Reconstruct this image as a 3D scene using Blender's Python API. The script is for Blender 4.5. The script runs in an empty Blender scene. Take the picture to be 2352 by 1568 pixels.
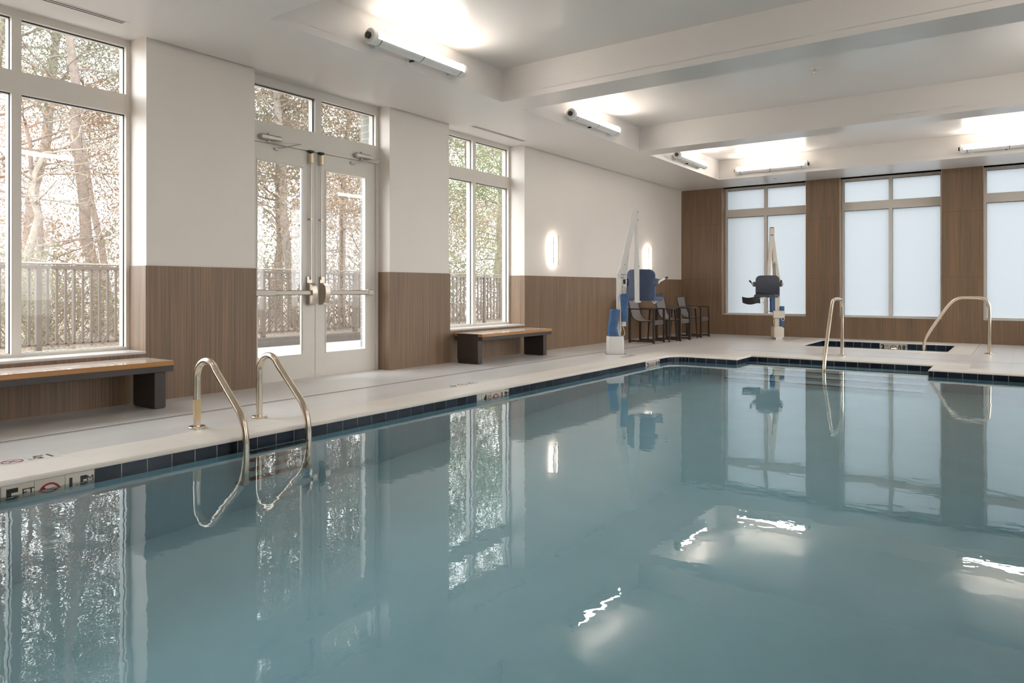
import bpy, math, random
from mathutils import Vector, Matrix
from mathutils.geometry import tessellate_polygon

PI = math.pi
S = bpy.context.scene
C = S.collection

# ------------------------------------------------------------------ camera, world, exposure
cd = bpy.data.cameras.new('camera')
cam = bpy.data.objects.new('camera', cd)
C.objects.link(cam)
YAW = 0.6223
cam.location = (0, 0, 1.0)
cam.rotation_euler = (PI / 2, 0, YAW)
cd.sensor_width = 36
cd.lens = 36 * 1634 / 2352
cd.shift_y = -121.3 / 2352
cd.clip_end = 300
S.camera = cam

SKY = 2.3
w = bpy.data.worlds.new('overcast_sky')
S.world = w
w.use_nodes = True
bg = w.node_tree.nodes['Background']
bg.inputs['Color'].default_value = (0.95, 0.97, 1.0, 1)
bg.inputs['Strength'].default_value = SKY
LAMP = 11.5
WARM = (1.0, 0.91, 0.80)

S.view_settings.view_transform = 'Standard'
S.view_settings.look = 'None'
S.view_settings.exposure = 1.53
S.view_settings.gamma = 1.0
S.view_settings.use_curve_mapping = False
S.cycles.use_denoising = True
S.cycles.max_bounces = 11
S.cycles.diffuse_bounces = 4
S.cycles.glossy_bounces = 5
S.cycles.transmission_bounces = 8
S.cycles.transparent_max_bounces = 16
S.cycles.caustics_refractive = True
S.cycles.caustics_reflective = False
S.cycles.sample_clamp_indirect = 6.0
S.cycles.blur_glossy = 0.3

# ------------------------------------------------------------------ materials
def new_mat(name):
    m = bpy.data.materials.new(name)
    m.use_nodes = True
    nt = m.node_tree
    return m, nt, nt.nodes, nt.links, nt.nodes['Principled BSDF']

def N(nodes, t, **kw):
    n = nodes.new(t)
    for k, v in kw.items():
        if k in n.inputs.keys():
            n.inputs[k].default_value = v
        else:
            setattr(n, k, v)
    return n

def coords(nodes, links, scale=(1, 1, 1), world=False):
    if world:
        g = nodes.new('ShaderNodeNewGeometry'); src = g.outputs['Position']
    else:
        g = nodes.new('ShaderNodeTexCoord'); src = g.outputs['Object']
    mp = nodes.new('ShaderNodeMapping')
    mp.inputs['Scale'].default_value = scale
    links.new(src, mp.inputs['Vector'])
    return mp.outputs['Vector']

def plain(name, col, rough=0.5, metal=0.0, var=0.06, scale=8.0, coat=0.0, bump=0.0, spec=0.5):
    m, nt, nd, ln, b = new_mat(name)
    v = coords(nd, ln)
    no = N(nd, 'ShaderNodeTexNoise', Scale=scale, Detail=4.0)
    ln.new(v, no.inputs['Vector'])
    cr = nd.new('ShaderNodeValToRGB')
    cr.color_ramp.elements[0].position = 0.3
    cr.color_ramp.elements[1].position = 0.7
    cr.color_ramp.elements[0].color = tuple(c * (1 - var) for c in col) + (1,)
    cr.color_ramp.elements[1].color = tuple(min(1, c * (1 + var)) for c in col) + (1,)
    ln.new(no.outputs['Fac'], cr.inputs['Fac'])
    ln.new(cr.outputs['Color'], b.inputs['Base Color'])
    b.inputs['Roughness'].default_value = rough
    b.inputs['Metallic'].default_value = metal
    b.inputs['Coat Weight'].default_value = coat
    b.inputs['Specular IOR Level'].default_value = spec
    if bump:
        bp = N(nd, 'ShaderNodeBump', Strength=bump, Distance=0.01)
        n2 = N(nd, 'ShaderNodeTexNoise', Scale=scale * 12, Detail=3.0)
        ln.new(v, n2.inputs['Vector']); ln.new(n2.outputs['Fac'], bp.inputs['Height'])
        ln.new(bp.outputs['Normal'], b.inputs['Normal'])
    return m

def wood_panel(name, joints):
    """laminate with fine vertical streaks; optional horizontal panel joints"""
    m, nt, nd, ln, b = new_mat(name)
    v = coords(nd, ln, (105, 105, 0.8), True)
    no = N(nd, 'ShaderNodeTexNoise', Scale=1.0, Detail=6.0, Roughness=0.7)
    ln.new(v, no.inputs['Vector'])
    v2 = coords(nd, ln, (9, 9, 0.35), True)
    n2 = N(nd, 'ShaderNodeTexNoise', Scale=1.0, Detail=2.0)
    ln.new(v2, n2.inputs['Vector'])
    cr = nd.new('ShaderNodeValToRGB')
    e = cr.color_ramp.elements
    e[0].position = 0.30; e[0].color = (0.150, 0.094, 0.056, 1)
    e[1].position = 0.72; e[1].color = (0.38, 0.245, 0.145, 1)
    x = e.new(0.44); x.color = (0.205, 0.138, 0.088, 1)
    x = e.new(0.56); x.color = (0.275, 0.172, 0.102, 1)
    ln.new(no.outputs['Fac'], cr.inputs['Fac'])
    mx = N(nd, 'ShaderNodeMix', data_type='RGBA', blend_type='MULTIPLY')
    mx.inputs[0].default_value = 0.6
    cr2 = nd.new('ShaderNodeValToRGB')
    cr2.color_ramp.elements[0].position = 0.35; cr2.color_ramp.elements[0].color = (0.78, 0.80, 0.80, 1)
    cr2.color_ramp.elements[1].position = 0.65; cr2.color_ramp.elements[1].color = (1.15, 1.08, 1.02, 1)
    ln.new(n2.outputs['Fac'], cr2.inputs['Fac'])
    ln.new(cr.outputs['Color'], mx.inputs[6]); ln.new(cr2.outputs['Color'], mx.inputs[7])
    out = mx.outputs[2]
    if joints:
        g = nd.new('ShaderNodeNewGeometry'); sp = nd.new('ShaderNodeSeparateXYZ')
        ln.new(g.outputs['Position'], sp.inputs[0])
        md = N(nd, 'ShaderNodeMath', operation='PINGPONG'); md.inputs[1].default_value = 0.605
        ln.new(sp.outputs['Z'], md.inputs[0])
        # joints at every 1.21 m
        lt = N(nd, 'ShaderNodeMath', operation='LESS_THAN'); lt.inputs[1].default_value = 0.004
        ln.new(md.outputs[0], lt.inputs[0])
        mj = N(nd, 'ShaderNodeMix', data_type='RGBA')
        ln.new(lt.outputs[0], mj.inputs[0]); ln.new(out, mj.inputs[6])
        mj.inputs[7].default_value = (0.17, 0.11, 0.07, 1)
        out = mj.outputs[2]
    ln.new(out, b.inputs['Base Color'])
    b.inputs['Roughness'].default_value = 0.42
    bp = N(nd, 'ShaderNodeBump', Strength=0.12, Distance=0.002)
    ln.new(no.outputs['Fac'], bp.inputs['Height']); ln.new(bp.outputs['Normal'], b.inputs['Normal'])
    return m

def floor_mat(name, col, grout, bw, bh, rough=0.36, mort=0.0025, off=0.5):
    m, nt, nd, ln, b = new_mat(name)
    v = coords(nd, ln, (1, 1, 1), True)
    rot = nd.new('ShaderNodeMapping'); rot.inputs['Rotation'].default_value = (0, 0, PI / 2)
    rot.inputs['Location'].default_value = (0.13, 0.11, 0)
    ln.new(v, rot.inputs['Vector'])
    br = nd.new('ShaderNodeTexBrick')
    br.inputs['Scale'].default_value = 1.0
    br.inputs['Mortar Size'].default_value = mort
    br.inputs['Mortar Smooth'].default_value = 0.0
    br.inputs['Brick Width'].default_value = bw
    br.inputs['Row Height'].default_value = bh
    br.offset = off
    br.inputs['Color1'].default_value = col + (1,)
    br.inputs['Color2'].default_value = tuple(c * 0.965 for c in col) + (1,)
    br.inputs['Mortar'].default_value = grout + (1,)
    ln.new(rot.outputs['Vector'], br.inputs['Vector'])
    no = N(nd, 'ShaderNodeTexNoise', Scale=2.5, Detail=8.0, Roughness=0.65)
    st = nd.new('ShaderNodeMapping'); st.inputs['Scale'].default_value = (1, 0.35, 1)
    ln.new(v, st.inputs['Vector']); ln.new(st.outputs['Vector'], no.inputs['Vector'])
    cr = nd.new('ShaderNodeValToRGB')
    cr.color_ramp.elements[0].position = 0.3; cr.color_ramp.elements[0].color = (0.93, 0.925, 0.92, 1)
    cr.color_ramp.elements[1].position = 0.7; cr.color_ramp.elements[1].color = (1.03, 1.03, 1.03, 1)
    ln.new(no.outputs['Fac'], cr.inputs['Fac'])
    mx = N(nd, 'ShaderNodeMix', data_type='RGBA', blend_type='MULTIPLY'); mx.inputs[0].default_value = 1.0
    ln.new(br.outputs['Color'], mx.inputs[6]); ln.new(cr.outputs['Color'], mx.inputs[7])
    ln.new(mx.outputs[2], b.inputs['Base Color'])
    b.inputs['Roughness'].default_value = rough
    return m

M = {}
M['white'] = plain('painted_wall', (0.84, 0.768, 0.70), 0.42, var=0.012, scale=1.5)
M['ceil'] = plain('painted_ceiling', (0.84, 0.80, 0.77), 0.30, var=0.01, scale=1.2)
M['frame'] = plain('window_frame_paint', (0.76, 0.70, 0.63), 0.38, var=0.01)
M['framew'] = plain('door_paint', (0.76, 0.70, 0.63), 0.38, var=0.012)
M['gasket'] = plain('black_gasket', (0.02, 0.025, 0.03), 0.5)
M['sill'] = plain('pale_stone_sill', (0.60, 0.58, 0.56), 0.3, var=0.03)
M['wood'] = wood_panel('streaked_laminate', False)
M['woodj'] = wood_panel('streaked_laminate_with_joints', True)
M['deck'] = floor_mat('deck_tile', (0.80, 0.785, 0.77), (0.66, 0.64, 0.62), 1.2, 0.60, rough=0.28)
M['coping'] = floor_mat('coping_stone', (0.86, 0.81, 0.745), (0.76, 0.71, 0.645), 0.6, 0.40, rough=0.4, mort=0.002, off=0.0)
M['tile_navy'] = None
M['grout'] = plain('pale_grout', (0.60, 0.58, 0.54), 0.6)
M['tile_white'] = plain('marker_tile', (0.74, 0.64, 0.52), 0.18, var=0.02)
M['plaster'] = plain('pool_plaster', (0.52, 0.84, 0.97), 0.8, var=0.03, scale=3)
M['steel'] = plain('brushed_stainless', (0.72, 0.62, 0.50), 0.22, 1.0, var=0.04, scale=30)
M['steelb'] = plain('satin_bronze_hardware', (0.55, 0.47, 0.38), 0.3, 1.0, var=0.03)
M['barsat'] = plain('satin_push_bar', (0.42, 0.37, 0.31), 0.42, 0.9, var=0.03)
M['alu'] = plain('silver_hardware', (0.5, 0.48, 0.45), 0.35, 0.8, var=0.03)
M['brass'] = plain('brass_latch', (0.80, 0.68, 0.48), 0.25, 1.0, var=0.03)
M['rail_band'] = plain('cream_band', (0.72, 0.53, 0.30), 0.35, var=0.04)
M['brown'] = plain('dark_brown_metal', (0.060, 0.046, 0.040), 0.42, var=0.05)
M['chair'] = plain('chair_frame_bronze', (0.050, 0.036, 0.028), 0.45, var=0.05)
M['sling'] = plain('grey_sling_mesh', (0.21, 0.185, 0.18), 0.7, var=0.1, scale=120)
M['apron'] = plain('grey_apron', (0.12, 0.10, 0.10), 0.6)
M['lift_w'] = plain('lift_powder_coat', (0.74, 0.71, 0.68), 0.35, var=0.015)
M['lift_c'] = plain('lift_cream_paint', (0.66, 0.58, 0.48), 0.4, var=0.015)
M['blue_cov'] = plain('blue_cover_fabric', (0.055, 0.125, 0.26), 0.75, var=0.12, scale=9, bump=0.3)
M['blue_seat'] = plain('blue_seat_plastic', (0.065, 0.090, 0.165), 0.5, var=0.05)
M['slate_seat'] = plain('slate_seat_plastic', (0.080, 0.090, 0.120), 0.5, var=0.05)
M['black'] = plain('black_rubber', (0.018, 0.018, 0.02), 0.5)
M['redp'] = plain('red_print', (0.36, 0.02, 0.03), 0.35, var=0.02)
M['blackp'] = plain('black_print', (0.012, 0.012, 0.012), 0.3)
M['tubebody'] = plain('lamp_housing', (0.85, 0.85, 0.83), 0.3, var=0.01)
M['brick'] = None
M['fence'] = plain('bronze_fence_paint', (0.145, 0.112, 0.09), 0.5)
M['wire'] = plain('galvanised_wire', (0.24, 0.21, 0.18), 0.5)
M['concrete'] = plain('patio_concrete', (0.42, 0.42, 0.41), 0.8, var=0.06)
M['curb'] = plain('curb_concrete', (0.13, 0.105, 0.09), 0.8, var=0.1)
M['ground'] = plain('leaf_litter', (0.30, 0.235, 0.18), 0.9, var=0.3, scale=6)
M['bark'] = plain('pine_bark', (0.22, 0.175, 0.15), 0.9, var=0.22, scale=9)
M['bark2'] = plain('grey_bark', (0.31, 0.27, 0.24), 0.9, var=0.2, scale=12)
M['twig'] = plain('pale_twig', (0.30, 0.255, 0.21), 0.9, var=0.2)

def leaf(name, col, var=.2):
    m, nt, nd, ln, b = new_mat(name)
    out = nd['Material Output']; nd.remove(b)
    g = nd.new('ShaderNodeNewGeometry'); cr = nd.new('ShaderNodeValToRGB')
    cr.color_ramp.elements[0].color = tuple(c * (1 - var) for c in col) + (1,)
    cr.color_ramp.elements[1].color = tuple(min(1, c * (1 + var)) for c in col) + (1,)
    ln.new(g.outputs['Random Per Island'], cr.inputs['Fac'])
    df = nd.new('ShaderNodeBsdfDiffuse'); tl = nd.new('ShaderNodeBsdfTranslucent'); mx = nd.new('ShaderNodeMixShader')
    mx.inputs[0].default_value = .5
    ln.new(cr.outputs['Color'], df.inputs[0]); ln.new(cr.outputs['Color'], tl.inputs[0])
    ln.new(df.outputs[0], mx.inputs[1]); ln.new(tl.outputs[0], mx.inputs[2]); ln.new(mx.outputs[0], out.inputs[0])
    return m
M['tan_leaf'] = leaf('dry_tan_leaf', (0.31, 0.24, 0.18))
M['green_leaf'] = leaf('spring_green_leaf', (0.25, 0.29, 0.14))
M['olive_leaf'] = leaf('olive_needle', (0.235, 0.235, 0.165))
M['orange_leaf'] = leaf('russet_leaf', (0.36, 0.225, 0.155))
def navy():
    m, nt, nd, ln, b = new_mat('navy_glazed_tile')
    g = nd.new('ShaderNodeNewGeometry')
    cr = nd.new('ShaderNodeValToRGB')
    cr.color_ramp.elements[0].color = (0.008, 0.011, 0.018, 1)
    cr.color_ramp.elements[1].color = (0.026, 0.034, 0.055, 1)
    ln.new(g.outputs['Random Per Island'], cr.inputs['Fac'])
    ln.new(cr.outputs['Color'], b.inputs['Base Color'])
    b.inputs['Roughness'].default_value = 0.25
    b.inputs['Specular IOR Level'].default_value = 0.35
    return m
M['tile_navy'] = navy()

def brick():
    m, nt, nd, ln, b = new_mat('facade_brick')
    v = coords(nd, ln, (1, 1, 1), True)
    sp = nd.new('ShaderNodeSeparateXYZ'); ln.new(v, sp.inputs[0])
    ad = N(nd, 'ShaderNodeMath', operation='ADD')
    ln.new(sp.outputs['X'], ad.inputs[0]); ln.new(sp.outputs['Y'], ad.inputs[1])
    cb = nd.new('ShaderNodeCombineXYZ'); ln.new(ad.outputs[0], cb.inputs[0]); ln.new(sp.outputs['Z'], cb.inputs[1])
    br = nd.new('ShaderNodeTexBrick')
    br.inputs['Scale'].default_value = 1.0
    br.inputs['Mortar Size'].default_value = 0.006
    br.inputs['Brick Width'].default_value = 0.23
    br.inputs['Row Height'].default_value = 0.085
    br.inputs['Color1'].default_value = (0.24, 0.235, 0.21, 1)
    br.inputs['Color2'].default_value = (0.27, 0.26, 0.235, 1)
    br.inputs['Mortar'].default_value = (0.38, 0.37, 0.33, 1)
    ln.new(cb.outputs[0], br.inputs['Vector'])
    ln.new(br.outputs['Color'], b.inputs['Base Color'])
    b.inputs['Roughness'].default_value = 0.85
    return m
M['brick'] = brick()

def emis(name, col, st):
    m, nt, nd, ln, b = new_mat(name)
    b.inputs['Base Color'].default_value = (0.8, 0.8, 0.8, 1)
    b.inputs['Emission Color'].default_value = col + (1,)
    b.inputs['Emission Strength'].default_value = st
    return m
M['lampglow'] = emis('lamp_diffuser', WARM, LAMP)
M['sconceglow'] = emis('sconce_diffuser', (1.0, 0.92, 0.82), 13.0)
M['sconcebar'] = plain('tan_metal_bar', (0.45, 0.36, 0.28), 0.4, 0.3)
M['spalight'] = emis('spa_light_lens', (0.85, 1.0, 1.0), 5.0)

def glass():
    m, nt, nd, ln, b = new_mat('clear_pane')
    out = nd['Material Output']; nd.remove(b)
    tr = N(nd, 'ShaderNodeBsdfTransparent'); tr.inputs[0].default_value = (0.93, 0.95, 0.94, 1)
    gl = N(nd, 'ShaderNodeBsdfGlossy'); gl.inputs['Roughness'].default_value = 0.0
    fr = N(nd, 'ShaderNodeFresnel', IOR=1.45)
    mu = N(nd, 'ShaderNodeMath', operation='MULTIPLY'); mu.inputs[1].default_value = 1.0; mu.use_clamp = True
    mx = nd.new('ShaderNodeMixShader')
    ln.new(fr.outputs[0], mu.inputs[0]); ln.new(mu.outputs[0], mx.inputs[0])
    ln.new(tr.outputs[0], mx.inputs[1]); ln.new(gl.outputs[0], mx.inputs[2])
    ln.new(mx.outputs[0], out.inputs[0])
    return m
M['glass'] = glass()

def frosted():
    m, nt, nd, ln, b = new_mat('frosted_pane')
    out = nd['Material Output']; nd.remove(b)
    tl = N(nd, 'ShaderNodeBsdfTranslucent'); tl.inputs[0].default_value = (0.155, 0.169, 0.177, 1)
    df = N(nd, 'ShaderNodeBsdfDiffuse'); df.inputs[0].default_value = (0.15, 0.17, 0.18, 1)
    ad = nd.new('ShaderNodeAddShader')
    ln.new(tl.outputs[0], ad.inputs[0]); ln.new(df.outputs[0], ad.inputs[1])
    gl = N(nd, 'ShaderNodeBsdfGlossy'); gl.inputs['Roughness'].default_value = 0.25
    fr = N(nd, 'ShaderNodeFresnel', IOR=1.4)
    mx = nd.new('ShaderNodeMixShader')
    ln.new(fr.outputs[0], mx.inputs[0]); ln.new(ad.outputs[0], mx.inputs[1]); ln.new(gl.outputs[0], mx.inputs[2])
    ln.new(mx.outputs[0], out.inputs[0])
    return m
M['frost'] = frosted()

def water(name, amp):
    m, nt, nd, ln, b = new_mat(name)
    out = nd['Material Output']; nd.remove(b)
    v = coords(nd, ln, (1, 1, 1), True)
    n1 = N(nd, 'ShaderNodeTexNoise', Scale=1.1, Detail=2.0, Roughness=0.5)
    n2 = N(nd, 'ShaderNodeTexNoise', Scale=7.0, Detail=2.5, Roughness=0.55)
    n3 = N(nd, 'ShaderNodeTexNoise', Scale=26.0, Detail=2.0, Roughness=0.5)
    msk = N(nd, 'ShaderNodeTexNoise', Scale=0.45, Detail=1.0)
    for n in (n1, n2, n3, msk):
        ln.new(v, n.inputs['Vector'])
    mr = nd.new('ShaderNodeMapRange'); mr.inputs[1].default_value = 0.42; mr.inputs[2].default_value = 0.66
    ln.new(msk.outputs['Fac'], mr.inputs[0])
    a = N(nd, 'ShaderNodeMath', operation='MULTIPLY'); a.inputs[1].default_value = 0.2
    ln.new(n1.outputs['Fac'], a.inputs[0])
    c = N(nd, 'ShaderNodeMath', operation='MULTIPLY'); c.inputs[1].default_value = 0.06
    ln.new(n2.outputs['Fac'], c.inputs[0])
    d = N(nd, 'ShaderNodeMath', operation='MULTIPLY')
    ln.new(n3.outputs['Fac'], d.inputs[0])
    d2 = N(nd, 'ShaderNodeMath', operation='MULTIPLY_ADD'); d2.inputs[1].default_value = 0.0045; d2.inputs[2].default_value = 0.001
    ln.new(mr.outputs[0], d2.inputs[0]); ln.new(d2.outputs[0], d.inputs[1])
    s1 = N(nd, 'ShaderNodeMath', operation='ADD'); s2 = N(nd, 'ShaderNodeMath', operation='ADD')
    ln.new(a.outputs[0], s1.inputs[0]); ln.new(c.outputs[0], s1.inputs[1])
    ln.new(s1.outputs[0], s2.inputs[0]); ln.new(d.outputs[0], s2.inputs[1])
    bp = N(nd, 'ShaderNodeBump', Strength=1.0, Distance=amp)
    ln.new(s2.outputs[0], bp.inputs['Height'])
    rf = N(nd, 'ShaderNodeBsdfRefraction', IOR=1.33, Roughness=0.0); rf.inputs[0].default_value = (0.92, 0.985, 0.995, 1)
    gl = N(nd, 'ShaderNodeBsdfGlossy', Roughness=0.0); gl.inputs[0].default_value = (1, 1, 1, 1)
    fr = N(nd, 'ShaderNodeFresnel', IOR=1.33)
    for n in (rf, gl, fr):
        ln.new(bp.outputs['Normal'], n.inputs['Normal'])
    mx = nd.new('ShaderNodeMixShader')
    ln.new(fr.outputs[0], mx.inputs[0]); ln.new(rf.outputs[0], mx.inputs[1]); ln.new(gl.outputs[0], mx.inputs[2])
    ln.new(mx.outputs[0], out.inputs[0])
    return m
M['water'] = water('pool_water', 0.010)

# ------------------------------------------------------------------ mesh builder
class MB:
    def __init__(self, M=None):
        self.v = []; self.f = []; self.M = M or Matrix()
    def add(self, vs, fs):
        o = len(self.v)
        self.v += [tuple(self.M @ Vector(p)) for p in vs]
        self.f += [tuple(i + o for i in f) for f in fs]
        return self
    def box(self, a, b):
        x0, y0, z0 = [min(a[i], b[i]) for i in range(3)]
        x1, y1, z1 = [max(a[i], b[i]) for i in range(3)]
        return self.add([(x0, y0, z0), (x1, y0, z0), (x1, y1, z0), (x0, y1, z0), (x0, y0, z1), (x1, y0, z1), (x1, y1, z1), (x0, y1, z1)],
                        [(0, 3, 2, 1), (4, 5, 6, 7), (0, 1, 5, 4), (1, 2, 6, 5), (2, 3, 7, 6), (3, 0, 4, 7)])
    def cbox(self, a, b, c=0.006):
        """box with chamfered edges: loft of inset rings"""
        x0, y0, z0 = [min(a[i], b[i]) for i in range(3)]
        x1, y1, z1 = [max(a[i], b[i]) for i in range(3)]
        c = min(c, (x1 - x0) * .45, (y1 - y0) * .45, (z1 - z0) * .45)
        def ring(i, z):
            return [(x0 + i + c, y0 + i, z), (x1 - i - c, y0 + i, z), (x1 - i, y0 + i + c, z), (x1 - i, y1 - i - c, z),
                    (x1 - i - c, y1 - i, z), (x0 + i + c, y1 - i, z), (x0 + i, y1 - i - c, z), (x0 + i, y0 + i + c, z)]
        rs = [ring(c * .99, z0), ring(0, z0 + c), ring(0, z1 - c), ring(c * .99, z1)]
        return self.loft(rs)
    def loft(self, rings, cap=True, closed=True):
        n = len(rings[0]); vs = [p for r in rings for p in r]; fs = []
        for k in range(len(rings) - 1):
            for i in range(n if closed else n - 1):
                j = (i + 1) % n
                fs.append((k * n + i, k * n + j, (k + 1) * n + j, (k + 1) * n + i))
        if cap:
            fs.append(tuple(range(n - 1, -1, -1)))
            fs.append(tuple((len(rings) - 1) * n + i for i in range(n)))
        return self.add(vs, fs)
    def tube(self, pts, r, n=12, cap=True, square=False):
        pts = [Vector(p) for p in pts]
        rr = r if isinstance(r, (list, tuple)) else [r] * len(pts)
        rings = []; up = None
        for i, p in enumerate(pts):
            t = (pts[min(i + 1, len(pts) - 1)] - pts[max(i - 1, 0)])
            if t.length < 1e-9: t = Vector((0, 0, 1))
            t.normalize()
            if up is None:
                a = Vector((0, 0, 1)) if abs(t.z) < 0.9 else Vector((0, 1, 0))
                up = (a - t * a.dot(t)).normalized()
            else:
                up = (up - t * up.dot(t))
                if up.length < 1e-6:
                    a = Vector((0, 0, 1)) if abs(t.z) < 0.9 else Vector((0, 1, 0))
                    up = a - t * a.dot(t)
                up.normalize()
            s = t.cross(up)
            off = PI / 4 if square else 0
            k = 4 if square else n
            rad = rr[i] * (1.4142 if square else 1)
            rings.append([tuple(p + (up * math.cos(2 * PI * j / k + off) + s * math.sin(2 * PI * j / k + off)) * rad) for j in range(k)])
        return self.loft(rings, cap)
    def cyl(self, a, b, r, n=24):
        return self.tube([a, b], r, n)
    def poly(self, loop, z):
        return self.add([(p[0], p[1], z) for p in loop], [tuple(range(len(loop)))])
    def polyh(self, loops, z, flip=False):
        ll = [[Vector((p[0], p[1], 0)) for p in l] for l in loops]
        tr = tessellate_polygon(ll)
        vs = [(p.x, p.y, z) for l in ll for p in l]
        fs = []
        for t in tr:
            a, b_, c = [Vector(vs[i]) for i in t]
            up = (b_ - a).cross(c - a).z > 0
            fs.append(tuple(t) if up != flip else tuple(reversed(t)))
        return self.add(vs, fs)
    def prism(self, prof, plane, a, b):
        """profile (u,v) polygon extruded along an axis; plane 'xz' extrudes y, 'yz' extrudes x, 'xy' extrudes z"""
        def P(u, v, t):
            return {'xz': (u, t, v), 'yz': (t, u, v), 'xy': (u, v, t)}[plane]
        return self.loft([[P(u, v, a) for u, v in prof], [P(u, v, b) for u, v in prof]])
    def build(self, name, mat, parent=None, smooth=False, origin=None, keep=False):
        me = bpy.data.meshes.new(name)
        o_ = Vector(origin) if origin else Vector((0, 0, 0))
        me.from_pydata([tuple(Vector(p) - o_) for p in self.v], [], self.f)
        me.update()
        import bmesh
        bm = bmesh.new(); bm.from_mesh(me)
        bmesh.ops.recalc_face_normals(bm, faces=bm.faces)
        if keep:
            for f in bm.faces:
                if f.normal.z < 0: f.normal_flip()
        bm.to_mesh(me); bm.free()
        me.materials.append(M[mat] if isinstance(mat, str) else mat)
        if smooth:
            me.polygons.foreach_set('use_smooth', [True] * len(me.polygons))
            me.set_sharp_from_angle(angle=math.radians(38))
        ob = bpy.data.objects.new(name, me)
        C.objects.link(ob)
        if parent: ob.parent = parent
        elif origin: ob.location = o_
        return ob

def tag(o, label=None, cat=None, group=None, kind=None):
    if label: o['label'] = label
    if cat: o['category'] = cat
    if group: o['group'] = group
    if kind: o['kind'] = kind
    return o

def thing(name, label, cat, loc=(0, 0, 0), rz=0, group=None):
    o = bpy.data.objects.new(name, None); C.objects.link(o)
    o.empty_display_size = 0.1
    o.location = loc; o.rotation_euler = (0, 0, rz)
    return tag(o, label, cat, group)

def struct(name, loc=(0, 0, 0), label=None, cat=None):
    o = bpy.data.objects.new(name, None); C.objects.link(o); o.location = loc
    o.empty_display_size = 0.1
    return tag(o, label, cat, None, 'structure')

def copy_tree(o, parent=None):
    c = o.copy(); C.objects.link(c)
    if parent: c.parent = parent
    for ch in [x for x in bpy.data.objects if x.parent == o]:
        copy_tree(ch, c)
    return c

def S_(mb, name, mat, label, cat, smooth=False):
    o = mb.build(name, mat, None, smooth)
    return tag(o, label, cat, None, 'structure')

def smooth_path(pts, it=3):
    """Chaikin corner cutting, ends kept"""
    pts = [Vector(p) for p in pts]
    for _ in range(it):
        q = [pts[0]]
        for a, b in zip(pts[:-1], pts[1:]):
            q += [a * .75 + b * .25, a * .25 + b * .75]
        q.append(pts[-1]); pts = q
    return pts

def textmesh(txt, size, bold=0.0, extrude=0.0006):
    cu = bpy.data.curves.new('t', 'FONT'); cu.body = txt; cu.size = size; cu.extrude = extrude; cu.offset = bold
    ob = bpy.data.objects.new('t', cu); C.objects.link(ob)
    dg = bpy.context.evaluated_depsgraph_get()
    me = bpy.data.meshes.new_from_object(ob.evaluated_get(dg))
    vs = [tuple(v.co) for v in me.vertices]; fs = [tuple(p.vertices) for p in me.polygons]
    bpy.data.objects.remove(ob); bpy.data.curves.remove(cu); bpy.data.meshes.remove(me)
    return vs, fs

# ------------------------------------------------------------------ dimensions
XW, YE, ZC = -6.31, 15.41, 3.217        # left wall, end wall, soffit
XR, YF = 2.27, -2.6                      # right wall, wall behind the camera
ZW = 1.205                               # wainscot top
ZO = 3.25
TH = 0.36
openings = [(-1.45, 0.35, 0.445), (1.43, 3.235, 0.445), (4.33, 6.22, 0.0), (7.33, 9.13, 0.445)]

# ------------------------------------------------------------------ left wall
mb = MB(); wn = MB()
ys = [YF]
for a, b, s in openings: ys += [a, b]
ys.append(YE)
T = 0.012
for i in range(0, len(ys), 2):
    y0, y1 = ys[i], ys[i + 1]
    mb.box((XW - TH, y0, 0), (XW, y1, ZO))
for a, b, s in openings:
    mb.box((XW - TH, a, ZO + .03), (XW - .01, b, ZO + .19))
    if s > 0: mb.box((XW - TH, a, -.1), (XW - 0.0, b, s - .02))
wl = S_(mb, 'wall_left', 'white', 'white left wall pierced by tall windows and a double door', 'wall')
for i in range(0, len(ys), 2):
    y0, y1 = ys[i], ys[i + 1]
    lo = y0 - (T if y0 > YF else 0); hi = y1 + (T if y1 < YE else 0)
    wn.box((XW - .28 - .02, lo, 0) if False else (XW, lo, 0), (XW + T, hi, ZW))
    if y1 < YE: wn.box((XW - .27, y1, 0), (XW, y1 + T, ZW))
    if y0 > YF: wn.box((XW - .27, y0 - T, 0), (XW, y0, ZW))
for a, b, s in openings:
    if s > 0: wn.box((XW, a + T, 0), (XW + T, b - T, s - .02))
wn.build('wainscot', 'wood', wl)['label'] = 'brown streaked laminate lower panelling'

# ------------------------------------------------------------------ end wall
eop = [(-5.368, -3.618), (-2.971, -1.222), (-0.57, 1.18)]
xs = [XW] + [v for p in eop for v in p] + [XR]
mb = MB()
for i in range(0, len(xs), 2):
    mb.box((xs[i], YE, 0), (xs[i + 1], YE + .3, ZC))
for a, b in eop:
    mb.box((a, YE, 0), (b, YE + .3, .43))
    mb.box((a, YE, ZC), (b, YE + .3, ZC + .2))
S_(mb, 'wall_end', 'woodj', 'end wall clad in brown streaked laminate around frosted windows', 'wall')

mb = MB()
for a, b in eop:
    mb.box((a - .004, YE - .004, .445), (a + .004, YE + .002, ZC)); mb.box((b - .004, YE - .004, .445), (b + .004, YE + .002, ZC))
mb.build('corner_trim', plain('bronze_corner_trim', (0.62, 0.45, 0.30), 0.3, 0.6), bpy.data.objects['wall_end'])

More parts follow.
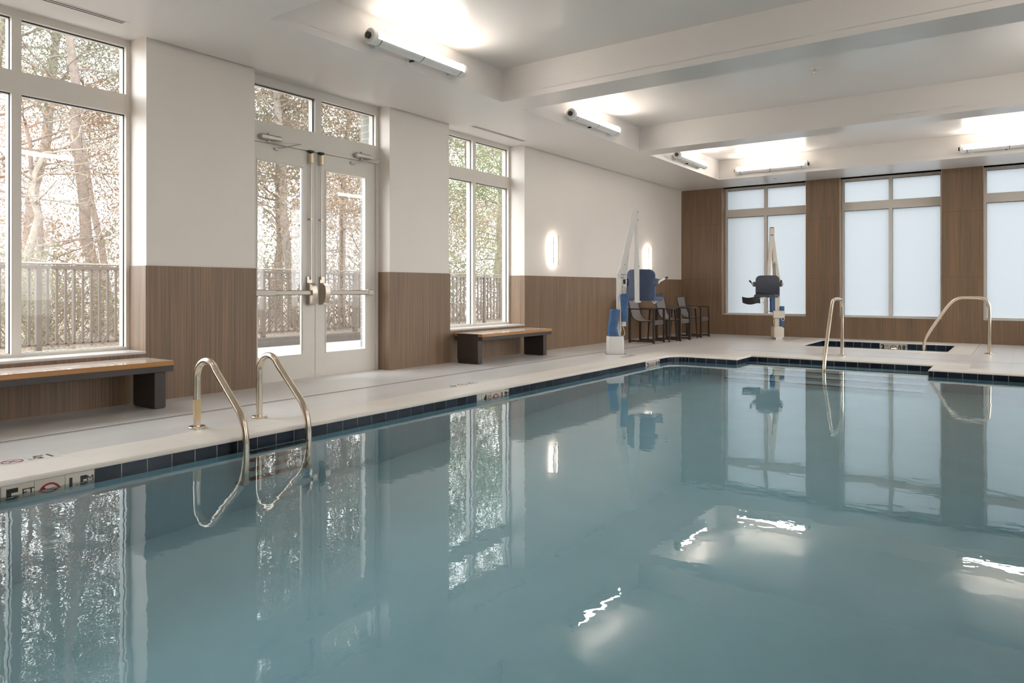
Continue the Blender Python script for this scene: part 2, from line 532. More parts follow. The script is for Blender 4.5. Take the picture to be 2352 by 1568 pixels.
# right wall and wall behind the camera
rop = [(-1.2, .4), (4.6, 6.2), (8.7, 10.9), (11.6, 15.1)]  # openings for the unseen windows added for daylight
mb = MB(); yr_ = [YF] + [v for p in rop for v in p] + [YE + .3]
for i in range(0, len(yr_), 2): mb.box((XR, yr_[i], 0), (XR + .2, yr_[i + 1], ZC + .2))
for a, b in rop: mb.box((XR, a, 0), (XR + .2, b, .445)); mb.box((XR, a, 3.1), (XR + .2, b, ZC + .2))
wr = S_(mb, 'wall_right', 'white', 'plain white right wall', 'wall')
mb = MB()
for i in range(0, len(yr_), 2): mb.box((XR - T, yr_[i], 0), (XR, min(yr_[i + 1], YE), ZW))
for a, b in rop: mb.box((XR - T, a, 0), (XR, b, .445))
mb.build('wainscot', 'wood', wr)
mb = MB(); mb.box((XW - .3, YF - .2, 0), (XR + .2, YF, ZC + .2))
wf = S_(mb, 'wall_front', 'white', 'plain white wall at the near end of the room', 'wall')
mb = MB(); mb.box((XW, YF, 0), (XR, YF + T, ZW)); mb.build('wainscot', 'wood', wf)

# ------------------------------------------------------------------ ceiling with coffers
CX0, CX1 = -5.03, 0.99
bays = [(-0.13, 3.13), (3.585, 6.80), (7.262, 10.53), (10.962, 14.25)]
ZR = 3.605
xo = XW + .035
ceil_root = struct('ceiling', (0, 0, 0), 'white ceiling with deep rectangular coffers between beams', 'ceiling')
mb = MB()
yy = [YF] + [v for b in bays for v in b] + [YE + .01]
mb.box((xo, YF, ZC), (CX0, YE + .01, ZC + .07)); mb.box((CX1, YF, ZC), (XR, YE + .01, ZC + .07))
for i in range(0, len(yy), 2): mb.box((CX0, yy[i], ZC), (CX1, yy[i + 1], ZC + .07))
for a, b in eop: mb.box((a, YE + .01, ZC), (b, YE + .3, ZC + .05))
mb.build('soffit', 'ceil', ceil_root)
for a, b in bays:                                   # coffer sides and top, each one open tray
    m = MB(); o = .06
    zb, zt = ZC + .068, ZR + o
    q = [(CX0, a), (CX1, a), (CX1, b), (CX0, b)]; Q_ = [(CX0 - o, a - o), (CX1 + o, a - o), (CX1 + o, b + o), (CX0 - o, b + o)]
    vs = [(x, y, zb) for x, y in q] + [(x, y, ZR) for x, y in q] + [(x, y, zb) for x, y in Q_] + [(x, y, zt) for x, y in Q_]
    fs = [(4, 5, 6, 7), (12, 13, 14, 15)]
    for i in range(4):
        j = (i + 1) % 4
        fs += [(i, j, 4 + j, 4 + i), (8 + i, 8 + j, 12 + j, 12 + i), (i, j, 8 + j, 8 + i)]
    m.add(vs, fs); m.build('coffer', 'ceil', ceil_root)
mb = MB(); mb.box((XW - TH, YF, ZO), (xo, YE, ZO + .2))           # raised perimeter gap
mb.build('perimeter_gap', 'ceil', ceil_root)

# ------------------------------------------------------------------ pool outline
def arc(cx, cy, r, a0, a1, n=8):
    return [(cx + r * math.cos(math.radians(a0 + (a1 - a0) * i / n)), cy + r * math.sin(math.radians(a0 + (a1 - a0) * i / n))) for i in range(n + 1)]
PX0, PX1, PY0, PY1 = -4.31, 0.28, 0.30, 10.20
pool = [(PX0, PY0), (PX1, PY0)] + arc(PX1 - .26, PY1 + .03 - .26, .26, 0, 90) + [(-0.95, PY1 + .03), (-0.95, 10.88), (-3.33, 10.84), (-3.33, PY1 - .02)] + arc(PX0 + .26, PY1 - .02 - .26, .26, 90, 180)
pool_out = [(PX0 - .40, PY0 - .4), (PX1 + .4, PY0 - .4), (PX1 + .4, PY1 + .43), (-0.55, PY1 + .43), (-0.55, 11.24), (-3.73, 11.24), (-3.73, PY1 + .38), (PX0 - .40, PY1 + .38)]
spa = [(-3.20, 13.16), (-0.97, 13.16), (-0.97, 14.98), (-3.20, 14.98)]
spa_out = [(-3.60, 12.74), (-0.57, 12.74), (-0.57, YE), (-3.60, YE)]

def offset(poly, d):
    """offset a CCW polygon outward by d"""
    n = len(poly); out = []
    for i in range(n):
        p0, p1, p2 = Vector(poly[i - 1]), Vector(poly[i]), Vector(poly[(i + 1) % n])
        e1 = (p1 - p0).normalized(); e2 = (p2 - p1).normalized()
        n1 = Vector((e1.y, -e1.x)); n2 = Vector((e2.y, -e2.x))
        m = (n1 + n2); m.normalize()
        k = d / max(0.35, m.dot(n1))
        out.append(tuple(p1 + m * k))
    return out

def coping(name, inner, outer, parent=None):
    mb = MB()
    prof = [(.030, 0), (.014, -.003), (.003, -.009), (-.004, -.018), (-.005, -.026), (0, -.032)]
    rings = [[(x, y, z) for x, y in offset(inner, d)] for d, z in prof]
    mb.loft(rings, cap=False)
    mb.polyh([outer, offset(inner, .030)], 0.0)
    o = mb.build(name, 'coping', parent)
    me = o.data
    return o

def waterline(inner, z0, z1, skip, parent):
    """individual tiles along the outline, one mesh"""
    n = len(inner); mbt = MB(); g = MB()
    P = [Vector(p) for p in inner]
    L = 0
    ins = offset(inner, -.004)
    ring0 = [(x, y, z0) for x, y in inner]; ring1 = [(x, y, z1) for x, y in inner]
    g.loft([ring0, ring1], cap=False)
    for i in range(n):
        a, b = P[i], P[(i + 1) % n]
        l = (b - a).length; e = (b - a).normalized(); nn = Vector((-e.y, e.x))
        if l < .12:
            segs = [(0.003, l - .002)]
        else:
            k = l / .1525; segs = []; t = 0
            # tile module registered to the depth markers on the long left side
            start = 0
            if abs(a.x - PX0) < .01 and abs(b.x - PX0) < .01:
                start = (a.y - 1.911) % .1525 - .1525
            t = start
            while t < l - .004:
                s0, s1 = max(t, 0) + .003, min(t + .1525, l) - .003
                if s1 - s0 > .01: segs.append((s0, s1))
                t += .1525
        for s0, s1 in segs:
            p, q = a + e * s0, a + e * s1
            mid = (p + q) / 2
            if any(abs(mid.x - sx) < .05 and y0 < mid.y < y1 for sx, y0, y1 in skip if sx is not None and sx < 50) : continue
            if any(sx is not None and sx > 50 and abs(mid.y - (sx - 100)) < .05 and y0 < mid.x < y1 for sx, y0, y1 in skip): continue
            po, qo = p + nn * .003, q + nn * .003
            mbt.add([(p.x, p.y, z0 + .003), (q.x, q.y, z0 + .003), (qo.x, qo.y, z0 + .003), (po.x, po.y, z0 + .003),
                     (p.x, p.y, z1 - .002), (q.x, q.y, z1 - .002), (qo.x, qo.y, z1 - .002), (po.x, po.y, z1 - .002)],
                    [(0, 3, 2, 1), (4, 5, 6, 7), (0, 1, 5, 4), (1, 2, 6, 5), (2, 3, 7, 6), (3, 0, 4, 7)])
    g.build('grout_band', 'grout', parent)
    mbt.build('waterline_tile', 'tile_navy', parent)['label'] = 'navy glazed tiles'

# floor
mb = MB()
mb.polyh([[(XW - .3, YF), (XR, YF), (XR, YE), (XW - .3, YE)], pool_out, spa_out], 0.0) if False else None
# floor tiled area split into plain rectangles around both outlines
def R(x0, y0, x1, y1): mb.add([(x0, y0, 0), (x1, y0, 0), (x1, y1, 0), (x0, y1, 0)], [(0, 1, 2, 3)])
X0, X1 = PX0 - .40, PX1 + .40
R(XW - .36, YF, X0, YE); R(X1, YF, XR, YE); R(X0, YF, X1, PY0 - .4)
R(X0, PY1 + .38, -3.73, 11.24); R(-0.55, PY1 + .43, X1, 11.24)
R(X0, 11.24, X1, 12.74)
R(X0, 12.74, -3.60, YE); R(-0.57, 12.74, X1, YE)
fl = S_(mb, 'floor', 'deck', 'pale beige large format tiled pool deck', 'floor')
co = coping('coping', pool, pool_out, fl); co['label'] = 'cream stone pool edging with rounded nose'
co = coping('coping', spa, spa_out, fl); co['label'] = 'cream stone spa edging'
# linear drain slot
mb = MB(); mb.box((-5.405, YF, 0), (-5.388, 14.2, .0015))
mb.build('drain_slot', plain('drain_slot', (0.13, 0.11, 0.10), 0.5), fl)
mb = MB()
for x in (-5.365,): mb.box((x, YF, 0), (x + .004, 12.2, .001))
mb.box((-3.9, 11.62, 0), (XR, 11.626, .001)); mb.box((-.62, 12.74, 0), (-.614, YE, .001))
mb.build('control_joint', plain('joint_line', (0.33, 0.29, 0.25), 0.6), fl)

# basins
ZWAT = -.085
basin = struct('pool_basin', (0, 0, 0), 'main pool shell with navy waterline tile', 'pool')
mb = MB()
mb.loft([[(x, y, -.18) for x, y in pool], [(x, y, -1.45) for x, y in pool]], cap=False)
mb.polyh([pool], -1.45)
mb.build('shell', 'plaster', basin)
waterline(pool, -.032, -.182, [(PX0, 1.451, 1.911), (PX0, 5.49, 5.95), (PX0, 9.25, 9.71)], basin)
st = MB(); ns = MB()
for k in range(4):
    y1 = 10.90 - k * .32; z = -.28 - k * .27
    st.box((-3.33, y1 - .32, -1.45), (-0.95, y1, z))
    ns.box((-3.33, y1 - .324, z - .05), (-0.95, y1 - .27, z + .002))
st.build('entry_steps', 'plaster', basin); ns.build('step_nosing', 'tile_navy', basin)
mb = MB(); mb.polyh([pool], ZWAT)
wo = mb.build('pool_water', 'water', keep=True)
tag(wo, 'calm teal water filling the main pool', 'water', None, 'stuff')

sb = struct('spa_basin', (0, 0, 0), 'small sunken spa near the end wall', 'spa')
mb = MB()
mb.loft([[(x, y, -.18) for x, y in spa], [(x, y, -1.0) for x, y in spa]], cap=False)
mb.polyh([spa], -1.0); mb.build('shell', 'plaster', sb)
waterline(spa, -.032, -.182, [(114.98, -2.19, -1.73)], sb)
mb = MB(); mb.polyh([spa], -.115)
tag(mb.build('spa_water', 'water', keep=True), 'still water in the small spa by the end wall', 'water', None, 'stuff')
mb = MB(); mb.tube([(-1.95, 14.975, -.19), (-1.95, 14.955, -.19)], .055, 20)

# ------------------------------------------------------------------ depth markers
def ring_pts(r, n=28): return [(r * math.cos(2 * PI * i / n), r * math.sin(2 * PI * i / n)) for i in range(n)]
def sign(mbr, mbk, F, R_=.05):
    """no-diving sign: red ring and slash, black diver"""
    n = 28; a = ring_pts(R_, n); b = ring_pts(R_ * .80, n)
    vs = [F(x, y) for x, y in a] + [F(x, y) for x, y in b]
    mbr.add(vs, [(i, (i + 1) % n, n + (i + 1) % n, n + i) for i in range(n)])
    def bar(m, p, q, t):
        d = Vector((q[0] - p[0], q[1] - p[1])).normalized(); s = Vector((-d.y, d.x)) * t
        m.add([F(p[0] + s.x, p[1] + s.y), F(q[0] + s.x, q[1] + s.y), F(q[0] - s.x, q[1] - s.y), F(p[0] - s.x, p[1] - s.y)], [(0, 1, 2, 3)])
    bar(mbr, (-R_ * .62, R_ * .62), (R_ * .62, -R_ * .62), R_ * .11)
    bar(mbk, (R_ * .42, R_ * .42), (-R_ * .12, -R_ * .1), R_ * .07)
    bar(mbk, (-R_ * .12, -R_ * .1), (-R_ * .4, -R_ * .02), R_ * .05)
    bar(mbk, (-R_ * .05, -R_ * .12), (R_ * .55, -R_ * .28), R_ * .05)
    h = ring_pts(R_ * .1, 10); mbk.add([F(x - R_ * .2, y - R_ * .26) for x, y in h], [tuple(range(10))])

def marker(origin, U, V, Nn, ft, m_, label, group, tile=.1525):
    """three tiles: number FT / no-diving sign / number M. U = reading direction, V = up, Nn = out of surface"""
    U, V, Nn, O = Vector(U), Vector(V), Vector(Nn), Vector(origin)
    t = thing('depth_marker', label, 'sign', origin, 0, group)
    for k in range(3):
        m = MB()
        a = U * (k * tile + .002) + V * -.002; b = U * ((k + 1) * tile - .002) + V * (-tile + .002)
        c = [a, U * ((k + 1) * tile - .002) + V * -.002, b, U * (k * tile + .002) + V * (-tile + .002)]
        m.add([tuple(p) for p in c] + [tuple(p + Nn * .004) for p in c], [(0, 1, 2, 3), (4, 5, 6, 7), (0, 1, 5, 4), (1, 2, 6, 5), (2, 3, 7, 6), (3, 0, 4, 7)])
        m.build('tile', 'tile_white', t)
    D = .0048
    def put(m, txt, size, bold, u, v, sx=1.0):
        vs, fs = textmesh(txt, size, bold)
        m.add([tuple(U * (u + x * sx) + V * (v + y) + Nn * (D + z)) for x, y, z in vs], fs)
    num = MB(); nu2 = MB()
    put(num, ft, .152, .0050, .014, -.126, .96); put(num, 'FT', .058, .0, .094, -.070)
    put(nu2, m_, .140, .0048, tile * 2 + .006, -.122, .66); put(nu2, 'M', .052, .0, tile * 2 + .110, -.062)
    num.build('feet_lettering', 'blackp', t)['label'] = 'black figure in feet'
    nu2.build('metre_lettering', 'blackp', t)['label'] = 'black figure in metres'
    r_ = MB(); k_ = MB()
    F = lambda x, y: tuple(U * (tile * 1.5 + x) + V * (-tile * .5 - .004 + y) + Nn * D)
    F2 = lambda x, y: tuple(U * (tile * 1.5 + x) + V * (-tile * .5 - .004 + y) + Nn * (D + .0006))
    def both(): pass
    sign(r_, MB(), F, .056); sign(MB(), k_, F2, .056)
    r_.build('prohibition_ring', 'redp', t)['label'] = 'red ring and slash'
    k_.build('diver_figure', 'blackp', t)['label'] = 'black diver figure'
    return t

G = 'depth markers along the left pool edge'
marker((PX0, 1.453, -.031), (0, 1, 0), (0, 0, 1), (1, 0, 0), '5', '1.5', 'waterline depth marker reading 5 FT and 1.5 M, at the near left', G)
marker((PX0, 5.492, -.031), (0, 1, 0), (0, 0, 1), (1, 0, 0), '4', '1.2', 'waterline depth marker reading 4 FT and 1.2 M, opposite the second bench', G)
marker((PX0, 9.252, -.031), (0, 1, 0), (0, 0, 1), (1, 0, 0), '3', '0.9', 'waterline depth marker reading 3 FT and 0.9 M, at the far left corner', G)
marker((-2.19, 14.98, -.031), (1, 0, 0), (0, 0, 1), (0, -1, 0), '3', '0.9', 'white depth marker on the far side of the spa', None)
lamp = thing('spa_light', 'small glowing underwater light below the spa depth marker', 'light', (-1.95, 14.98, -.17))
m = MB(); m.tube([(0, 0, 0), (0, -.012, 0)], .05, 24); m.build('lens', 'spalight', lamp)
m = MB(); m.tube([(0, 0, 0), (0, -.008, 0)], .062, 24); m.build('rim', 'steel', lamp)
# markers set in the deck read from the wall side
M['markerdeck'] = plain('deck_marker_tile', (0.80, 0.775, 0.75), .35)
def deck_marker(y, ft, m_, label):
    t = thing('deck_depth_marker', label, 'sign', (-4.665, y, 0), 0, 'depth markers set in the deck')
    U, V, Nn = Vector((0, -1, 0)), Vector((1, 0, 0)), Vector((0, 0, 1))
    m = MB()
    for k in range(3):
        m.box((-.150, -k * .1525 - .0015, 0), (0, -(k + 1) * .1525 + .0015, .0012))
    m.build('tile', 'markerdeck', t)
    def put(mm, txt, size, bold, u, v, sx=1.0):
        vs, fs = textmesh(txt, size, bold, .0002)
        mm.add([tuple(U * (u + x * sx) + V * (v + yy_) + Nn * (.0018 + z)) for x, yy_, z in vs], fs)
    n = MB(); n2 = MB()
    put(n, m_, .125, .004, .012, -.118, .70); put(n, 'M', .05, .0, .115, -.075)
    put(n2, ft, .125, .0042, .33, -.118); put(n2, 'FT', .055, .0, .40, -.078)
    n.build('metre_lettering', 'blackp', t); n2.build('feet_lettering', 'blackp', t)
    r_, k_ = MB(), MB()
    sign(r_, MB(), lambda x, yy_: tuple(U * (.229 + x) + V * (-.076 + yy_) + Nn * .0018), .056)
    sign(MB(), k_, lambda x, yy_: tuple(U * (.229 + x) + V * (-.076 + yy_) + Nn * .0022), .056)
    r_.build('prohibition_ring', 'redp', t); k_.build('diver_figure', 'blackp', t)
deck_marker(1.885, '5', '1.5', 'deck depth marker beside the near ladder, numbers upside down from here')
deck_marker(5.95, '4', '1.2', 'faint deck depth marker by the middle of the left pool edge')
deck_marker(9.75, '3', '0.9', 'faint deck depth marker beside the white base of the near pool lift')

# ------------------------------------------------------------------ windows of the left wall
def lwindow(idx, y0, y1, label):
    t = struct('window_%d' % idx, (XW - .28, (y0 + y1) / 2, 0), label, 'window')
    ox, oy = XW - .28, (y0 + y1) / 2
    m = MB(); d = .125
    A, B = -(y1 - y0) / 2, (y1 - y0) / 2
    j = .04; mu = .035
    m.box((-d, A, .445), (0, A + j, ZO)); m.box((-d, B - j, .445), (0, B, ZO))
    m.box((-d, -mu, .445), (0, mu, ZO))
    m.box((-d, A, 3.188), (-.001, B, ZO)); m.box((-d, A, 2.577), (-.001, B, 2.757))
    m.box((-d, A, .445), (-.001, B, .474))
    m.box((0, A, 2.577), (.004, B, 2.655))
    m.build('frame', 'frame', t)
    g = MB(); k = MB()
    for a, b in ((A + j, -mu), (mu, B - j)):
        for z0, z1 in ((.474, 2.577), (2.757, 3.188)):
            g.add([(-.055, a, z0), (-.055, b, z0), (-.055, b, z1), (-.055, a, z1)], [(0, 1, 2, 3)])
            for gx in (-.046,):
                q = .009
                k.box((gx - .006, a, z1 - q), (gx + .006, b, z1)); k.box((gx - .006, b - q * .6, z0), (gx + .006, b, z1))
                k.box((gx - .006, a, z0), (gx + .006, a + q * .6, z1)); k.box((gx - .006, a, z0), (gx + .006, b, z0 + .003))
    g.build('pane', 'glass', t); k.build('gasket', 'gasket', t)
    s = MB(); s.cbox((0, A + .012, .425), (.30, B - .012, .447), .003)
    s.build('sill', 'sill', t)
lwindow(1, *openings[1][:2], 'tall clear window behind the near bench')
lwindow(2, *openings[3][:2], 'tall clear window behind the second bench')
lwindow(6, *openings[0][:2], 'unseen clear window nearest the camera, added for daylight')  # out of view, added beside the camera for its light

# ------------------------------------------------------------------ end wall windows
def ewindow(idx, x0, x1, label):
    YP = YE + .22
    t = struct('window_%d' % idx, ((x0 + x1) / 2, YP, 0), label, 'window')
    A, B = -(x1 - x0) / 2, (x1 - x0) / 2
    m = MB(); d = .10; j = .035; mu = .03
    m.box((A, 0, .43), (A + j, d, ZC)); m.box((B - j, 0, .43), (B, d, ZC)); m.box((-mu, 0, .43), (mu, d, ZC))
    m.box((A, .001, 3.165), (B, d, ZC)); m.box((A, .001, 2.572), (B, d, 2.742)); m.box((A, .001, .43), (B, d, .466))
    m.build('frame', 'frame', t)
    g = MB(); k = MB()
    for a, b in ((A + j, -mu), (mu, B - j)):
        for z0, z1 in ((.466, 2.572), (2.742, 3.165)):
            g.add([(a, .05, z0), (b, .05, z0), (b, .05, z1), (a, .05, z1)], [(0, 1, 2, 3)])
            k.box((a, .035, z1 - .008), (b, .045, z1)); k.box((a, .035, z0), (a + .005, .045, z1))
    g.build('pane', 'frost', t); k.build('gasket', 'gasket', t)
    s = MB(); s.cbox((A, -.225, .43), (B, 0, .445), .002); s.build('sill', 'sill', t)
ewindow(3, *eop[0], 'frosted window behind the far pool lift')
ewindow(4, *eop[1], 'frosted window in the middle of the end wall')
ewindow(5, *eop[2], 'frosted window at the right end of the end wall')

# unseen windows added in the right wall to bring in daylight
for k_, (a, b) in enumerate(rop):
    t = struct('window_%d' % (7 + k_), (XR + .1, (a + b) / 2, 0), 'unseen tall window added in the right wall for daylight', 'window')
    h = (b - a) / 2; m = MB()
    for y in (-h + .02, 0, h - .02): m.box((-.04, y - .02, .445), (.04, y + .02, 3.1))
    for z in (.46, 2.66, 3.08): m.box((-.039, -h, z - .02), (.039, h, z + .02))
    m.build('frame', 'frame', t)
    m = MB(); m.add([(0, -h, .445), (0, h, .445), (0, h, 3.1), (0, -h, 3.1)], [(0, 1, 2, 3)]); m.build('pane', 'glass', t)
S_(MB().box((XR + .2, -30, -.5), (60, 15.7, -.05)), 'ground_beside', 'concrete', 'pale ground outside the right wall', 'ground')

# ------------------------------------------------------------------ double door
t = struct('door_1', (-6.50, 5.275, 0), 'white glazed double door with transom between the benches', 'door')
A, B = 4.33 - 5.275, 6.22 - 5.275
m = MB(); d = .12
m.box((-d, A, 0), (0, A + .05, ZO)); m.box((-d, B - .05, 0), (0, B, ZO))
m.box((-d, A, 3.148), (-.001, B, ZO)); m.box((-d, A, 2.545), (-.001, B, 2.765)); m.box((-d, -.03, 2.765), (-.001, .055, 3.148))
m.box((0, A, 2.545), (.006, B, 2.575))
m.build('frame', 'framew', t)
g = MB(); k = MB()
for a, b in ((A + .05, -.03), (.055, B - .05)):
    g.add([(-.06, a, 2.765), (-.06, b, 2.765), (-.06, b, 3.148), (-.06, a, 3.148)], [(0, 1, 2, 3)])
    k.box((-.052, a, 3.139), (-.04, b, 3.148)); k.box((-.052, b - .006, 2.765), (-.04, b, 3.148)); k.box((-.052, a, 2.765), (-.04, a + .005, 3.148))
g.build('transom_pane', 'glass', t); k.build('gasket', 'gasket', t)
SP = -.028                                   # meeting line of the leaves
leaves = [(A + .052, SP - .003, 4.500 - 5.275, 5.075 - 5.275), (SP + .003, B - .052, 5.403 - 5.275, 5.998 - 5.275)]
for li, (a, b, ga, gb) in enumerate(leaves):
    lf = MB(); x0, x1 = -.055, -.010
    lf.box((x0, a, .004), (x1, ga, 2.540)); lf.box((x0, gb, .004), (x1, b, 2.540))
    lf.box((x0, ga, .004), (x1, gb, .271)); lf.box((x0, ga, 2.350), (x1, gb, 2.540))
    leaf = lf.build('leaf', 'framew', t)
    bd = MB()
    for p, q in (((x1, ga - .012, .261), (x1 + .006, ga, 2.36)), ((x1, gb, .261), (x1 + .006, gb + .012, 2.36)), ((x1, ga, .261), (x1 + .006, gb, .271)), ((x1, ga, 2.35), (x1 + .006, gb, 2.360))):
        bd.box(p, q)
    bd.build('glazing_bead', 'framew', leaf)
    gg = MB(); gg.add([(-.03, ga, .271), (-.03, gb, .271), (-.03, gb, 2.35), (-.03, ga, 2.35)], [(0, 1, 2, 3)])
    gg.build('pane', 'glass', leaf)
    # panic bar
    sgn = -1 if li == 0 else 1
    yc = (5.155 - 5.275) if li == 0 else (5.335 - 5.275)
    ph = MB()
    yA, yB = yc - .033, yc + .033
    prof = [(-.012, .82), (.05, .82), (.085, .845), (.105, .90), (.110, .965), (.100, 1.03), (.06, 1.06), (.012, 1.065), (.012, 1.135), (-.012, 1.135)]
    ph.prism([(u, z) for u, z in prof], 'xz', yA, yB)
    hs = ph.build('panic_housing', 'steelb', t, True)
    pb = MB(); far = (4.415 - 5.275) if li == 0 else (6.055 - 5.275)
    pb.cbox((.035, min(yc, far), .928), (.085, max(yc, far), .982), .008)
    pb.build('panic_bar', 'barsat', t)
    pe = MB(); e0 = far; e1 = far + (.24 if li == 0 else -.09)
    pe.cbox((-.01, min(e0, e1), .922), (.09, max(e0, e1), .988), .006)
    pe.build('bar_end_case', 'barsat', t)
    # rod and latches
    yr = yc + (.01 if li == 0 else -.025)
    rd = MB(); rd.cyl((.022, yr, 1.10), (.022, yr, 2.42), .0065, 10)
    for zz in (1.78,): rd.cbox((-.01, yr - .016, zz - .01), (.034, yr + .016, zz + .01), .003)
    rd.build('vertical_rod', 'steelb', t)
    tl = MB(); tl.cbox((-.01, yr - .022, 2.40), (.045, yr + .022, 2.52), .01); tl.build('top_latch', 'brass', t)
    tk = MB(); tk.cbox((-.01, yr - .035, 2.525), (.04, yr + .035, 2.548), .004); tk.build('strike', 'black', t)
    # closer
    y0, y1 = ((4.50 - 5.275, 4.77 - 5.275) if li == 0 else (5.80 - 5.275, 6.07 - 5.275))
    cl = MB(); cl.cbox((.0, y0, 2.565), (.06, y1, 2.625), .014)
    cl.cyl((.03, (y0 * .6 + y1 * .4), 2.545), (.03, (y0 * .6 + y1 * .4), 2.645), .014, 12)
    clo = cl.build('door_closer', 'alu', t, True)
    ca = MB(); ys_ = y0 * .6 + y1 * .4
    sd = 1 if li == 0 else -1
    yk = ys_ + (.29 if li == 0 else .18)
    ca.tube([(.03, ys_, 2.552), (.20, yk, 2.552)], .006, 6)
    ca.tube([(.20, yk, 2.552), (.01, ys_ + (.12 if li == 0 else -.12), 2.50)], .006, 6)
    ca.cbox((-.01, ys_ + (.09 if li == 0 else -.15), 2.485), (.02, ys_ + (.15 if li == 0 else -.09), 2.508), .004)
    ca.build('closer_arm', 'alu', clo)
    hb = MB()
    for q in (0, .018): hb.cyl((-.008, (SP + (-.03 if li == 0 else .03)) + (q if li else -q), .03), (-.002, (SP + (-.03 if li == 0 else .03)) + (q if li else -q), .03), .004, 8)
    hb.build('bottom_screw', 'brass', leaf)
m = MB(); m.box((-.12, A, .0), (.0, B, .0035)); m.build('threshold', 'framew', t)

# ------------------------------------------------------------------ benches
def bench(y1, label):
    t = thing('bench', label, 'bench', (-6.0, y1 - .85, 0), 0, 'benches under the windows')
    L = .85
    M_top = M['benchtop']
    m = MB(); m.box((-.2385, -L + .0015, .37), (.2385, L - .0015, .3995)); m.build('seat_top', 'benchpale', t)['label'] = 'pale satin laminate top'
    m = MB()
    m.cbox((.236, -L, .362), (.2402, L, .400), .001); m.cbox((-.2402, -L, .362), (-.236, L, .400), .001)
    m.box((-.236, -L, .362), (.236, -L + .002, .3998)); m.box((-.236, L - .002, .362), (.236, L, .3998))
    m.build('edge_band', 'benchtop', t)['label'] = 'honey brown edge band'
    sm_ = bpy.data.materials.get('seam') or plain('seam', (.3, .2, .15), .5)
    for k in range(1, 4):
        yk = -L + k * .425; m = MB(); m.box((-.24, yk - .001, .3998), (.2395, yk + .001, .4004)); m.build('seam', sm_, t)
    m = MB(); m.cbox((-.235, -L + .004, .312), (.234, L - .002, .364), .002); m.build('apron', 'brown', t)
    for a, b in ((-L + .005, -L + .09), (L - .125, L - .03)):
        m = MB(); m.cbox((-.19, a, 0.006), (.165, b, .314), .003); m.box((-.18, a + .008, 0), (.155, b - .008, .007)); m.build('leg', 'brown', t)
    m = MB(); m.cbox((-.19, -L - .004, .05), (.165, -L + .006, .398), .002); m.build('end_plate', 'brown', t)
def bench_top():
    m, nt, nd, ln, b = new_mat('honey_wood_top')
    v = coords(nd, ln, (40, 2, 40))
    no = N(nd, 'ShaderNodeTexNoise', Scale=1.0, Detail=5.0); ln.new(v, no.inputs['Vector'])
    cr = nd.new('ShaderNodeValToRGB')
    cr.color_ramp.elements[0].position = .3; cr.color_ramp.elements[0].color = (.42, .19, .06, 1)
    cr.color_ramp.elements[1].position = .7; cr.color_ramp.elements[1].color = (.55, .27, .09, 1)
    ln.new(no.outputs['Fac'], cr.inputs['Fac']); ln.new(cr.outputs['Color'], b.inputs['Base Color'])
    b.inputs['Roughness'].default_value = 0.2; b.inputs['Coat Weight'].default_value = 1.0; b.inputs['Coat Roughness'].default_value = 0.03; b.inputs['Coat IOR'].default_value = 1.6
    return m
M['benchtop'] = bench_top()
M['benchpale'] = plain('pale_bench_laminate', (0.70, 0.56, 0.47), 0.22, var=0.02, coat=0.6)
bench(3.185, 'honey wood bench on dark brown slab legs, at the near left window')
bench(9.065, 'honey wood bench on dark brown slab legs, under the window right of the double door')

# ------------------------------------------------------------------ pool ladder
t = thing('pool_ladder', 'stainless pool ladder with two looped rails at the near left edge', 'ladder', (-4.31, 3.085, 0))
yA, yB = 2.828 - 3.085, 3.34 - 3.085
for i, yy_ in enumerate((yA, yB)):
    X = -4.808 + 4.31
    pts = [(X, yy_, .0), (X, yy_, .34)]
    cx_, cz_, r_ = X + .125, .365, .125
    for a in range(180, 29, -10):
        pts.append((cx_ + r_ * math.cos(math.radians(a)), yy_, cz_ + r_ * math.sin(math.radians(a))))
    pts += smooth_path([(.02, yy_, .17), (.072, yy_, .085), (.092, yy_, -.02), (.092, yy_, -.12)], 3)
    pts += [(.092, yy_, -.80)] + smooth_path([(.092, yy_, -.80), (.092, yy_, -.92), (.0, yy_, -.92)], 3)[1:]
    m = MB(); m.tube(pts, .0245, 18); rail = m.build('rail', 'steel', t, True)
    m = MB(); m.loft([[(X + r * math.cos(a * PI / 14), yy_ + r * math.sin(a * PI / 14), z) for a in range(28)] for r, z in ((.060, .001), (.060, .012), (.056, .016), (.026, .017))])
    m.build('escutcheon', 'steel', t, True)
    if i == 0:
        m = MB(); m.cyl((X, yy_, .065), (X, yy_, .205), .0256, 20); m.build('rail_band', 'rail_band', rail)['label'] = 'cream band around the lower rail'  # cream coloured cylinder around the lower part of the first rail
for k in range(4):
    z = -.16 - k * .22
    m = MB(); m.cbox((.055, yA + .02, z - .014), (.13, yB - .02, z + .014), .008); m.build('step', 'black', t)

# nook rail: from the deck over the steps into the pool
t = thing('handrail', 'stainless handrail looping from the deck down into the pool over the entry steps', 'handrail', (-2.18, 11.47, 0))
def L2(y, z): return (.0617 * (11.47 - y), y - 11.47, z)
pts = smooth_path([L2(11.47, 0), L2(11.47, .40), L2(11.47, .70), L2(11.38, .835), L2(11.15, .85), L2(10.62, .855), L2(10.47, .80), L2(10.2, .50), L2(9.84, .09), L2(9.79, -.02), L2(9.79, -.15), L2(9.79, -.9)], 3)
m = MB(); m.tube(pts, .024, 16); m.build('rail', 'steel', t, True)
m = MB(); m.loft([[(r * math.cos(a * PI / 12), r * math.sin(a * PI / 12), z) for a in range(24)] for r, z in ((.060, .001), (.060, .012), (.056, .015), (.026, .017))]); m.build('escutcheon', 'steel', t, True)
